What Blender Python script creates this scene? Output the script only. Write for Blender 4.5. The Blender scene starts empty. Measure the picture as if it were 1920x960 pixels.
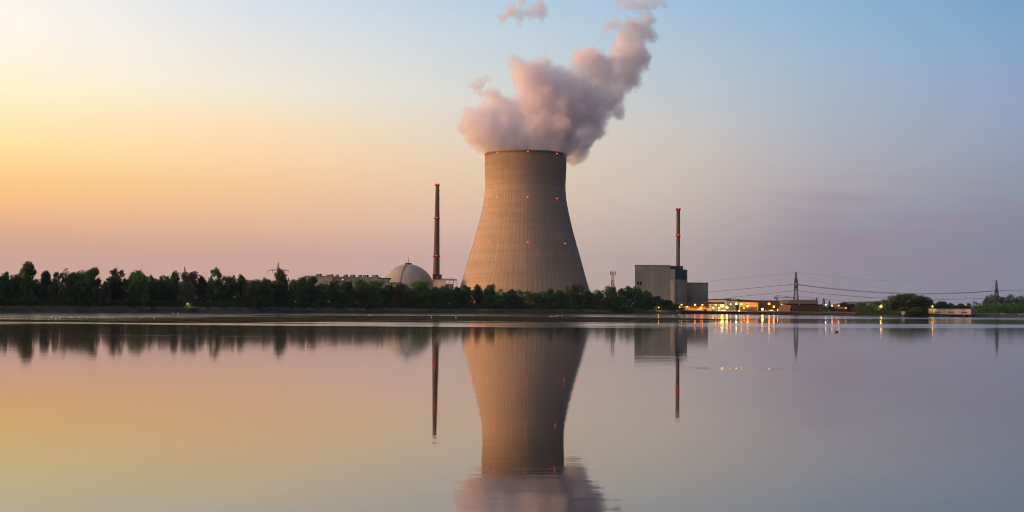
import bpy, bmesh, math, random
from mathutils import Vector, Matrix, noise as mnoise
R = math.radians
S = bpy.context.scene
COL = S.collection

# ------------------------------------------------------------------ camera
F_PX, CAM_H, PITCH, ROLL = 2400.0, 5.0, math.atan(94.5/2400.0), 0.0096
cam_d = bpy.data.cameras.new('camera')
cam = bpy.data.objects.new('camera', cam_d); COL.objects.link(cam); S.camera = cam
cam_d.sensor_width = 36.0; cam_d.lens = 36.0*F_PX/1920.0
cam_d.clip_start = 0.5; cam_d.clip_end = 60000
FW = Vector((0, math.cos(PITCH), math.sin(PITCH)))
U0 = Vector((0, -math.sin(PITCH), math.cos(PITCH))); R0 = Vector((1, 0, 0))
RT = R0*math.cos(ROLL) + U0*math.sin(ROLL); UP = -R0*math.sin(ROLL) + U0*math.cos(ROLL)
m = Matrix((RT, UP, -FW)).transposed().to_4x4(); m.translation = Vector((0, 0, CAM_H))
cam.matrix_world = m

def P(px, py, Y):
    """world point at depth Y that stands at photo position px, py"""
    d = FW + RT*((px-960)/F_PX) - UP*((py-480)/F_PX)
    return Vector((0, 0, CAM_H)) + d*(Y/d.y)
def XW(px, Y): return P(px, 585, Y).x
def ZW(px, py, Y): return P(px, py, Y).z

# ------------------------------------------------------------------ render, world
S.view_settings.view_transform = 'Standard'; S.view_settings.look = 'None'
S.view_settings.exposure = 0.0; S.view_settings.gamma = 1.0; S.view_settings.use_curve_mapping = False
S.render.engine = 'CYCLES'
cy = S.cycles
cy.max_bounces = 12; cy.diffuse_bounces = 2; cy.glossy_bounces = 3; cy.volume_bounces = 10; cy.transparent_max_bounces = 12
cy.transmission_bounces = 2; cy.use_denoising = True; cy.denoiser = 'OPENIMAGEDENOISE'
cy.volume_step_rate = 2.0; cy.volume_max_steps = 256; cy.use_light_tree = True
cy.sample_clamp_indirect = 6.0; cy.caustics_reflective = False; cy.caustics_refractive = False
cy.pixel_filter_type = 'BLACKMAN_HARRIS'; cy.filter_width = 1.05; cy.use_adaptive_sampling = True; cy.adaptive_threshold = 0.02

def lin(c):
    return tuple(((v/255)/12.92 if v/255 <= .04045 else ((v/255+.055)/1.055)**2.4) for v in c)

SUN_AZ, SUN_EL = R(-98), R(5)
W = bpy.data.worlds.new('World'); S.world = W; W.use_nodes = True
nt = W.node_tree; nt.nodes.clear(); N = nt.nodes; L = nt.links
def nd(tree, typ, **kw):
    n = tree.nodes.new(typ)
    for k, v in kw.items(): setattr(n, k, v)
    return n
def mth(tree, op, a, b=None, c=None, clamp=False):
    n = tree.nodes.new('ShaderNodeMath'); n.operation = op; n.use_clamp = clamp
    for i, v in enumerate((a, b, c)):
        if v is None: continue
        if isinstance(v, (int, float)): n.inputs[i].default_value = v
        else: tree.links.new(v, n.inputs[i])
    return n.outputs[0]
def mixc(tree, fac, a, b, blend='MIX'):
    n = tree.nodes.new('ShaderNodeMix'); n.data_type = 'RGBA'; n.blend_type = blend
    for i, v in ((0, fac), (6, a), (7, b)):
        if isinstance(v, (int, float)): n.inputs[i].default_value = v
        elif isinstance(v, tuple): n.inputs[i].default_value = v if len(v) == 4 else (*v, 1)
        else: tree.links.new(v, n.inputs[i])
    return n.outputs[2]
tc = nd(nt, 'ShaderNodeTexCoord'); sp = nd(nt, 'ShaderNodeSeparateXYZ'); L.new(tc.outputs['Generated'], sp.inputs[0])
az = mth(nt, 'MULTIPLY', mth(nt, 'ARCTAN2', sp.outputs[0], sp.outputs[1]), 57.2958)      # degrees, 0 ahead, + right
zc = mth(nt, 'MAXIMUM', mth(nt, 'MINIMUM', sp.outputs[2], 1.0), 0.0)
el = mth(nt, 'MULTIPLY', mth(nt, 'ARCSINE', zc), 57.2958)
u = mth(nt, 'SQRT', mth(nt, 'DIVIDE', el, 90.0))
# elevation columns at several azimuths: (azimuth, [(elevation deg, sRGB)])
SKY = [
 (-175, [(0, (120,112,130)), (6, (148,128,140)), (14, (140,135,155)), (40, (95,112,145))]),
 (-90, [(0, (235,150,90)), (5, (255,190,105)), (14, (255,232,190)), (40, (190,200,215))]),
 (-45, [(0, (225,155,120)), (4, (255,195,115)), (8, (255,228,165)), (14, (255,245,225)), (40, (195,205,220))]),
 (-21.8, [(0, (200,156,140)), (2.2, (208,163,145)), (3.2, (228,174,138)), (4.2, (250,190,128)), (5.2, (253,204,130)), (6.6, (255,224,160)),
          (9, (255,240,206)), (11.3, (252,243,230)), (13.5, (243,240,234)), (22, (200,212,228)), (45, (140,165,200))]),
 (-11.3, [(0, (196,156,146)), (2.2, (206,164,148)), (3.6, (228,180,148)), (5.1, (244,198,150)), (6.5, (249,211,165)), (8, (247,221,186)),
          (9.4, (238,229,210)), (11, (228,225,219)), (13.5, (208,218,230)), (24, (158,186,220)), (45, (115,145,195))]),
 (0, [(0, (186,156,150)), (2.2, (199,169,160)), (3.7, (213,184,168)), (5.2, (221,195,173)), (6.5, (226,204,181)), (8, (217,208,196)),
      (9.5, (209,210,207)), (12.2, (190,207,219)), (13.7, (174,200,222)), (24, (140,172,212)), (45, (100,130,182))]),
 (6.8, [(0, (166,150,150)), (2.3, (180,162,160)), (3.8, (192,175,168)), (5.2, (201,186,175)), (6.7, (204,191,181)), (8.1, (200,196,192)),
      (9.5, (188,196,202)), (11, (178,195,208)), (13.8, (157,188,215)), (24, (125,158,205)), (45, (90,122,176))]),
 (14, [(0, (138,130,142)), (2.4, (144,137,150)), (3.9, (153,148,160)), (5.3, (167,161,170)), (6.7, (171,171,180)), (8.1, (165,175,190)),
      (9.6, (161,178,198)), (11, (154,180,203)), (13.9, (137,174,205)), (24, (110,148,195)), (45, (82,114,168))]),
 (21.4, [(0, (120,124,144)), (2.5, (125,130,153)), (4, (132,138,160)), (5.4, (141,148,168)), (6.8, (144,155,179)), (8.3, (144,160,187)),
      (9.7, (138,162,192)), (11, (131,163,195)), (14, (112,157,195)), (24, (92,135,185)), (45, (75,105,160))]),
 (60, [(0, (88,94,120)), (5, (100,108,138)), (14, (90,118,160)), (45, (68,96,148))]),
 (120, [(0, (85,88,112)), (6, (112,104,128)), (14, (96,110,145)), (45, (68,92,140))]),
 (178, [(0, (120,112,130)), (6, (148,128,140)), (14, (140,135,155)), (40, (95,112,145))]),
]
prev = None; pa = None
GLOW = {-175: .8, -90: 2.6, -45: 1.7, 60: .8, 120: .8, 178: .8}     # the sunset itself lies outside the frame, to the left
for a_, colr in SKY:
    cr = nd(nt, 'ShaderNodeValToRGB'); e = cr.color_ramp
    pts = [(math.sqrt(max(d, 0)/90.0), lin(c)) for d, c in colr]
    e.elements[0].position = 0; e.elements[0].color = (*pts[0][1], 1)
    e.elements[1].position = 1; e.elements[1].color = (*(v*0.8 for v in pts[-1][1]), 1)
    for p_, c_ in pts[1:]:
        k = e.elements.new(p_); k.color = (*c_, 1)
    L.new(u, cr.inputs[0])
    g_ = nd(nt, 'ShaderNodeVectorMath', operation='SCALE'); L.new(cr.outputs[0], g_.inputs[0]); g_.inputs['Scale'].default_value = GLOW.get(a_, 1.0); col_ = g_.outputs[0]
    if prev is None: prev = col_
    else:
        mr = nd(nt, 'ShaderNodeMapRange', interpolation_type='LINEAR'); L.new(az, mr.inputs[0])
        mr.inputs[1].default_value = pa; mr.inputs[2].default_value = a_
        prev = mixc(nt, mr.outputs[0], prev, col_)
    pa = a_
# thin evening clouds low on the right
mp = nd(nt, 'ShaderNodeMapping'); L.new(tc.outputs['Generated'], mp.inputs[0]); mp.inputs[3].default_value = (7, 7, 60)
mp.inputs[2].default_value = (0, R(-3.0), 0)
cn = nd(nt, 'ShaderNodeTexNoise'); L.new(mp.outputs[0], cn.inputs[0]); cn.inputs['Scale'].default_value = 1.0; cn.inputs['Detail'].default_value = 5; cn.inputs['Roughness'].default_value = .55
c1 = nd(nt, 'ShaderNodeMapRange'); L.new(cn.outputs[0], c1.inputs[0]); c1.inputs[1].default_value = .45; c1.inputs[2].default_value = .62
band = nd(nt, 'ShaderNodeMapRange', interpolation_type='SMOOTHSTEP'); L.new(el, band.inputs[0]); band.inputs[1].default_value = 6.6; band.inputs[2].default_value = 4.2
side = nd(nt, 'ShaderNodeMapRange', interpolation_type='SMOOTHSTEP'); L.new(az, side.inputs[0]); side.inputs[1].default_value = 8; side.inputs[2].default_value = 15
cf = mth(nt, 'MULTIPLY', mth(nt, 'MULTIPLY', c1.outputs[0], band.outputs[0]), mth(nt, 'MULTIPLY', side.outputs[0], 0.42))
prev = mixc(nt, cf, prev, lin((146,124,146)))
# overhead: physical dusk sky
sky = nd(nt, 'ShaderNodeTexSky', sky_type='NISHITA'); sky.sun_disc = False; sky.sun_elevation = SUN_EL; sky.sun_rotation = SUN_AZ
sky.air_density = 1.2; sky.dust_density = 2.0; sky.ozone_density = 2.0
skys = nd(nt, 'ShaderNodeVectorMath', operation='SCALE'); L.new(sky.outputs[0], skys.inputs[0]); skys.inputs['Scale'].default_value = 0.06
hi = nd(nt, 'ShaderNodeMapRange', interpolation_type='SMOOTHSTEP'); L.new(el, hi.inputs[0]); hi.inputs[1].default_value = 25; hi.inputs[2].default_value = 65
hf = mth(nt, 'MULTIPLY', hi.outputs[0], 0.6)
prev = mixc(nt, hf, prev, skys.outputs[0])
bg = nd(nt, 'ShaderNodeBackground'); L.new(prev, bg.inputs[0]); bg.inputs[1].default_value = 1.07
wo = nd(nt, 'ShaderNodeOutputWorld'); L.new(bg.outputs[0], wo.inputs[0])
W.cycles.sampling_method = 'MANUAL'; W.cycles.sample_map_resolution = 512

sun_d = bpy.data.lights.new('sun', 'SUN'); sun_d.energy = 4.5; sun_d.angle = R(30); sun_d.color = (1.0, 0.40, 0.09)
sun = bpy.data.objects.new('sun', sun_d); COL.objects.link(sun)
sd = Vector((math.sin(SUN_AZ)*math.cos(SUN_EL), math.cos(SUN_AZ)*math.cos(SUN_EL), math.sin(SUN_EL)))
sun.rotation_euler = sd.to_track_quat('Z', 'Y').to_euler(); sun.location = sd*500

# ------------------------------------------------------------------ materials
def mat(name, col, rough=.8, var=.12, scale=.2, spec=.3, bump=0., emit=None, estr=0., panel=None, metal=0., streak=None, leaf=False):
    m = bpy.data.materials.new(name); m.use_nodes = True; t = m.node_tree; b = t.nodes['Principled BSDF']
    b.inputs['Roughness'].default_value = rough; b.inputs['Specular IOR Level'].default_value = spec; b.inputs['Metallic'].default_value = metal
    tc = t.nodes.new('ShaderNodeTexCoord')
    n = t.nodes.new('ShaderNodeTexNoise'); n.inputs['Scale'].default_value = scale; n.inputs['Detail'].default_value = 6
    t.links.new(tc.outputs['Object'], n.inputs[0])
    r = nd(t, 'ShaderNodeMapRange'); t.links.new(n.outputs[0], r.inputs[0]); r.inputs[1].default_value = .3; r.inputs[2].default_value = .7
    r.inputs[3].default_value = 1-var; r.inputs[4].default_value = 1+var
    c = mixc(t, 1.0, (*col, 1), r.outputs[0], 'MULTIPLY')
    if streak:      # vertical rain marks
        mp = t.nodes.new('ShaderNodeMapping'); mp.inputs[3].default_value = (streak, streak, streak*.06); t.links.new(tc.outputs['Object'], mp.inputs[0])
        n2 = t.nodes.new('ShaderNodeTexNoise'); n2.inputs['Scale'].default_value = 1; n2.inputs['Detail'].default_value = 5; t.links.new(mp.outputs[0], n2.inputs[0])
        r2 = nd(t, 'ShaderNodeMapRange'); t.links.new(n2.outputs[0], r2.inputs[0]); r2.inputs[1].default_value = .35; r2.inputs[2].default_value = .65; r2.inputs[3].default_value = .84; r2.inputs[4].default_value = 1.1
        c = mixc(t, 1.0, c, r2.outputs[0], 'MULTIPLY')
    if panel:       # cladding joints, (width, height)
        sx = t.nodes.new('ShaderNodeSeparateXYZ'); t.links.new(tc.outputs['Object'], sx.inputs[0])
        cx = mth(t, 'ADD', sx.outputs[0], sx.outputs[1])
        l1 = mth(t, 'LESS_THAN', mth(t, 'FRACT', mth(t, 'DIVIDE', cx, panel[0])), .07)
        l2 = mth(t, 'LESS_THAN', mth(t, 'FRACT', mth(t, 'DIVIDE', sx.outputs[2], panel[1])), .06)
        c = mixc(t, mth(t, 'MULTIPLY', mth(t, 'MAXIMUM', l1, l2), .16), c, (col[0]*.45, col[1]*.45, col[2]*.45, 1))
    if leaf:
        oi = t.nodes.new('ShaderNodeObjectInfo'); hs = t.nodes.new('ShaderNodeHueSaturation')
        t.links.new(mth(t, 'ADD', mth(t, 'MULTIPLY', oi.outputs['Random'], .07), .465), hs.inputs[0])
        t.links.new(mth(t, 'ADD', mth(t, 'MULTIPLY', oi.outputs['Random'], .7), .6), hs.inputs[2]); t.links.new(c, hs.inputs[4]); c = hs.outputs[0]
        g = t.nodes.new('ShaderNodeNewGeometry')
        rr = nd(t, 'ShaderNodeMapRange'); t.links.new(g.outputs['Random Per Island'], rr.inputs[0]); rr.inputs[3].default_value = .65; rr.inputs[4].default_value = 1.4
        c = mixc(t, 1.0, c, rr.outputs[0], 'MULTIPLY')
        b.inputs['Subsurface Weight'].default_value = 0
    t.links.new(c, b.inputs['Base Color'])
    if bump:
        bp = t.nodes.new('ShaderNodeBump'); bp.inputs['Distance'].default_value = bump; t.links.new(n.outputs[0], bp.inputs['Height']); t.links.new(bp.outputs[0], b.inputs['Normal'])
    if emit: b.inputs['Emission Color'].default_value = (*emit, 1); b.inputs['Emission Strength'].default_value = estr
    return m
M = {}
M['ground'] = mat('grassy_ground', (.10, .075, .05), .95, .35, .12)
M['mud'] = mat('wet_mud', (.055, .045, .028), .95, .6, .12, 0.)
M['grass'] = mat('dry_grass', (.34, .23, .14), .95, .35, .15, leaf=False)
M['leaf'] = mat('leaf_green', (.08, .165, .04), .75, .5, 5., leaf=True)
M['leaf_dark'] = mat('leaf_dark_green', (.05, .11, .042), .75, .5, 5., leaf=True)
M['leaf_pale'] = mat('leaf_grey_green', (.10, .13, .075), .75, .4, 5., leaf=True)
M['leaf_teal'] = mat('leaf_blue_green', (.03, .075, .05), .75, .4, 5., leaf=True)
M['bark'] = mat('bark', (.07, .055, .04), .95, .3, 1.)
M['steel'] = mat('galvanised_steel', (.045, .045, .055), .6, .15, .5)
M['dark_steel'] = mat('dark_steel', (.05, .05, .055), .6, .15, .5)
M['red_paint'] = mat('red_paint', (.35, .05, .035), .6, .15, .5)
M['white_paint'] = mat('white_paint', (.6, .58, .55), .6, .1, .3)
M['beige'] = mat('beige_cladding', (.60, .50, .40), .8, .08, .05, panel=(6, 3), streak=.15)
M['greybeige'] = mat('grey_beige_cladding', (.40, .36, .32), .8, .08, .05, panel=(6, 3), streak=.15)
M['tankgrey'] = mat('dull_grey_cladding', (.10, .105, .13), .8, .08, .05, panel=(5, 40))
M['concrete'] = mat('concrete', (.33, .31, .28), .9, .12, .08, streak=.25)
M['dome'] = mat('dome_concrete', (.36, .345, .31), .85, .07, .06, streak=.12)
M['brownconc'] = mat('weathered_stack_concrete', (.14, .105, .085), .9, .15, .1, streak=.6)
M['darkcap'] = mat('dark_weathered_cap', (.035, .028, .03), .9, .15, .1)
M['greywall'] = mat('grey_corrugated_cladding', (.155, .19, .23), .75, .05, .04, panel=(4.5, 60), streak=.1)
M['greywall_light'] = mat('pale_grey_cladding', (.20, .225, .255), .75, .06, .04, panel=(5, 40))
M['bluewall'] = mat('dark_blue_cladding', (.04, .06, .085), .7, .1, .05, panel=(5, 4))
M['tealwall'] = mat('blue_grey_cladding', (.21, .235, .23), .7, .1, .05, panel=(5, 4))
M['roofgrey'] = mat('dark_roof', (.022, .02, .022), .95, .2, .1, spec=.0)
M['brick'] = mat('red_brown_brick', (.055, .027, .022), .9, .2, .3, panel=(2, .8))
M['brownwall'] = mat('dark_brown_cladding', (.085, .055, .04), .85, .15, .1, panel=(4, 8))
M['orangewall'] = mat('ochre_cladding', (.42, .27, .15), .85, .15, .1, panel=(4, 8))
M['cream'] = mat('cream_render', (.80, .68, .52), .85, .08, .1, streak=.4)
M['window'] = mat('dark_window_glass', (.02, .02, .025), .15, .1, .5, .5)
M['quay'] = mat('dark_quay_wall', (.03, .028, .025), .9, .3, .2)
M['feather_white'] = mat('white_feathers', (.85, .84, .80), .8, .05, 2.)
M['feather_dark'] = mat('dark_feathers', (.03, .028, .025), .7, .2, 2.)
M['beak'] = mat('orange_beak', (.6, .2, .05), .5, .1, 2.)
M['wire'] = mat('aluminium_cable', (.05, .045, .05), .6, .1, .5)
M['red_lamp'] = mat('red_lamp_glass', (.5, .02, .01), .4, 0, 1, emit=(1, .06, .03), estr=7)
M['lamp_o'] = mat('orange_lamp_glass', (.5, .3, .1), .4, 0, 1, emit=(1, .25, .016), estr=18)
M['lamp_y'] = mat('yellow_lamp_glass', (.5, .5, .3), .4, 0, 1, emit=(1, .50, .045), estr=24)
M['lamp_w'] = mat('pale_lamp_glass', (.5, .5, .4), .4, 0, 1, emit=(.92, 1, .55), estr=12)
M['litwin'] = mat('lit_window', (.5, .4, .2), .4, 0, 1, emit=(1, .68, .2), estr=1.6)

# hyperboloid shell: form ribs and lift joints
def tower_mat():
    m = bpy.data.materials.new('tower_concrete'); m.use_nodes = True; t = m.node_tree; b = t.nodes['Principled BSDF']; b.inputs['Roughness'].default_value = .9; b.inputs['Specular IOR Level'].default_value = .2
    tc = t.nodes.new('ShaderNodeTexCoord'); s = t.nodes.new('ShaderNodeSeparateXYZ'); t.links.new(tc.outputs['Object'], s.inputs[0])
    ang = mth(t, 'DIVIDE', mth(t, 'ARCTAN2', s.outputs[0], s.outputs[1]), 2*math.pi)
    def line(x, n, w):
        f = mth(t, 'FRACT', mth(t, 'MULTIPLY', x, n)); d = mth(t, 'ABSOLUTE', mth(t, 'SUBTRACT', f, .5))
        return mth(t, 'SUBTRACT', 1.0, mth(t, 'DIVIDE', d, w), clamp=True)
    rib = line(ang, 84, .11); rib2 = line(ang, 168, .12)
    lift = line(s.outputs[2], 1/7.5, .09)
    n = t.nodes.new('ShaderNodeTexNoise'); n.inputs['Scale'].default_value = .03; n.inputs['Detail'].default_value = 6; t.links.new(tc.outputs['Object'], n.inputs[0])
    cv = t.nodes.new('ShaderNodeCombineXYZ'); t.links.new(mth(t, 'MULTIPLY', ang, 260), cv.inputs[0]); t.links.new(mth(t, 'MULTIPLY', s.outputs[2], .03), cv.inputs[1])
    n2 = t.nodes.new('ShaderNodeTexNoise'); n2.inputs['Scale'].default_value = 1; n2.inputs['Detail'].default_value = 4; t.links.new(cv.outputs[0], n2.inputs[0])
    cv3 = t.nodes.new('ShaderNodeCombineXYZ'); t.links.new(mth(t, 'MULTIPLY', ang, 4), cv3.inputs[0]); t.links.new(mth(t, 'MULTIPLY', s.outputs[2], .16), cv3.inputs[1])
    n3 = t.nodes.new('ShaderNodeTexNoise'); n3.inputs['Scale'].default_value = 1; n3.inputs['Detail'].default_value = 4; t.links.new(cv3.outputs[0], n3.inputs[0])
    v = mth(t, 'ADD', .36, mth(t, 'MULTIPLY', n.outputs[0], .36)); v = mth(t, 'ADD', v, mth(t, 'MULTIPLY', n2.outputs[0], .5)); v = mth(t, 'ADD', v, mth(t, 'MULTIPLY', n3.outputs[0], .44))
    # darker and streakier towards the rim
    top = nd(t, 'ShaderNodeMapRange'); t.links.new(s.outputs[2], top.inputs[0]); top.inputs[1].default_value = 118; top.inputs[2].default_value = 160; top.inputs[3].default_value = 0; top.inputs[4].default_value = .34
    v = mth(t, 'MULTIPLY', v, mth(t, 'SUBTRACT', 1.0, mth(t, 'MULTIPLY', top.outputs[0], mth(t, 'ADD', .5, n2.outputs[0]))))
    c = mixc(t, 1.0, (.42, .325, .235, 1), v, 'MULTIPLY')
    c = mixc(t, mth(t, 'MULTIPLY', rib, .38), c, (.09, .075, .065, 1))
    c = mixc(t, mth(t, 'MULTIPLY', rib2, .15), c, (.09, .075, .065, 1))
    c = mixc(t, mth(t, 'MULTIPLY', lift, .16), c, (.09, .075, .065, 1))
    t.links.new(c, b.inputs['Base Color'])
    return m
M['tower'] = tower_mat()

# ------------------------------------------------------------------ mesh helpers
ORG = {}
def tag(o, label=None, cat=None, group=None, kind=None):
    if label: o['label'] = label
    if cat: o['category'] = cat
    if group: o['group'] = group
    if kind: o['kind'] = kind
    return o
def empty(name, loc, label, cat, group=None):
    o = bpy.data.objects.new(name, None); COL.objects.link(o); o.location = loc; ORG[o] = Vector(loc); o.empty_display_size = 2
    return tag(o, label, cat, group)
class MB:
    def __init__(s): s.v = []; s.f = []
    def box(s, x0, x1, y0, y1, z0, z1):
        i = len(s.v)
        s.v += [(x, y, z) for z in (z0, z1) for y in (y0, y1) for x in (x0, x1)]
        s.f += [tuple(i+k for k in q) for q in ((0,2,3,1), (4,5,7,6), (0,1,5,4), (2,6,7,3), (0,4,6,2), (1,3,7,5))]; return s
    def bar(s, a, b, w):
        a, b = Vector(a), Vector(b); d = (b-a)
        if d.length < 1e-6: return s
        q = d.normalized(); up = Vector((0, 0, 1)) if abs(q.z) < .9 else Vector((0, 1, 0)); x = q.cross(up).normalized()*w/2; y = q.cross(x).normalized()*w/2
        i = len(s.v)
        for p in (a, b): s.v += [tuple(p+x+y), tuple(p+x-y), tuple(p-x-y), tuple(p-x+y)]
        s.f += [(i,i+1,i+2,i+3), (i+4,i+7,i+6,i+5)] + [(i+k, i+4+k, i+4+(k+1) % 4, i+(k+1) % 4) for k in range(4)]; return s
    def lathe(s, cx, cy, prof, n=32, cap=True):
        i = len(s.v)
        for r, z in prof:
            for k in range(n): a = 2*math.pi*k/n; s.v.append((cx+r*math.cos(a), cy+r*math.sin(a), z))
        for j in range(len(prof)-1):
            for k in range(n):
                k2 = (k+1) % n; s.f.append((i+j*n+k, i+j*n+k2, i+(j+1)*n+k2, i+(j+1)*n+k))
        if cap:
            s.f.append(tuple(i+k for k in reversed(range(n)))); s.f.append(tuple(i+(len(prof)-1)*n+k for k in range(n)))
        return s
    def prism(s, pts, y0, y1):      # outline in x,z extruded along y
        i = len(s.v); n = len(pts)
        s.v += [(x, y0, z) for x, z in pts] + [(x, y1, z) for x, z in pts]
        s.f += [tuple(range(i, i+n)), tuple(reversed(range(i+n, i+2*n)))] + [(i+k, i+n+k, i+n+(k+1) % n, i+(k+1) % n) for k in range(n)]; return s
    def blob(s, c, r, n=8, mth_=6):
        i = len(s.v); c = Vector(c); r = r if isinstance(r, (tuple, Vector)) else (r, r, r)
        s.v.append((c.x, c.y, c.z-r[2]))
        for j in range(1, mth_):
            t = math.pi*j/mth_
            for k in range(n):
                a = 2*math.pi*k/n; s.v.append((c.x+r[0]*math.sin(t)*math.cos(a), c.y+r[1]*math.sin(t)*math.sin(a), c.z-r[2]*math.cos(t)))
        s.v.append((c.x, c.y, c.z+r[2])); last = len(s.v)-1
        for k in range(n):
            s.f.append((i, i+1+(k+1) % n, i+1+k)); s.f.append((last, last-n+k, last-n+(k+1) % n))
        for j in range(mth_-2):
            for k in range(n):
                a = i+1+j*n; s.f.append((a+k, a+(k+1) % n, a+n+(k+1) % n, a+n+k))
        return s
    def build(s, name, m, parent=None, smooth=False, loc=None):
        me = bpy.data.meshes.new(name); o_ = ORG.get(parent, Vector((0, 0, 0))) if parent is not None else (Vector(loc) if loc is not None else Vector((0, 0, 0)))
        me.from_pydata([(x-o_.x, y-o_.y, z-o_.z) for x, y, z in s.v], [], s.f); me.materials.append(m)
        bm = bmesh.new(); bm.from_mesh(me); bmesh.ops.recalc_face_normals(bm, faces=bm.faces); bm.to_mesh(me); bm.free()
        if smooth: me.shade_smooth()
        o = bpy.data.objects.new(name, me); COL.objects.link(o)
        if parent is not None: o.parent = parent; ORG[o] = o_
        elif loc is not None: o.location = loc
        return o
def copy_tree(o, parent=None):
    c = o.copy(); COL.objects.link(c)
    if parent is not None: c.parent = parent
    for ch in o.children: copy_tree(ch, c)
    return c

# ------------------------------------------------------------------ shoreline and ground
SH = [(-2600, 330), (-1200, 400), (-300, 500), (0, 590), (160, 636), (300, 686), (460, 712), (720, 835), (985, 925), (1200, 1065), (1290, 1108), (1400, 1116), (1500, 1092), (1700, 1020), (1900, 1040), (2200, 1060), (3400, 1150), (5200, 1100)]
def shore(px):
    for (a, ya), (b, yb) in zip(SH, SH[1:]):
        if px <= b: t = max(0, (px-a)/(b-a)); return ya+(yb-ya)*t
    return SH[-1][1]
GZ = 3.0
def make_ground():
    rows = [(-14, -1.6), (-2, -.25), (0, .02), (1.5, .5), (5, 1.6), (9, 2.7), (14, GZ), (40, GZ), (160, GZ), (600, GZ), (2500, GZ+1), (9000, GZ+2), (40000, GZ+4)]
    cols = [(-2600+i*26) for i in range(301)]
    v = []; f = []
    for j, (d, z) in enumerate(rows):
        for px in cols:
            y = shore(px); s = (px-960)/F_PX
            wob = 5*mnoise.noise(Vector((px*.012, 3, 0)))+2*mnoise.noise(Vector((px*.05, 9, 0)))
            yy = y+d+(wob if d < 200 else 0)
            zz = z+(.35*mnoise.noise(Vector((px*.06, j*2.0, 5))) if 1 < d < 30 else 0)
            v.append((s*yy, yy, zz))
    n = len(cols)
    for j in range(len(rows)-1):
        for i in range(n-1): f.append((j*n+i, j*n+i+1, (j+1)*n+i+1, (j+1)*n+i))
    me = bpy.data.meshes.new('ground'); me.from_pydata(v, [], f); me.materials.append(M['ground']); me.shade_smooth()
    o = bpy.data.objects.new('ground', me); COL.objects.link(o); o['kind'] = 'structure'
make_ground()

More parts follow.
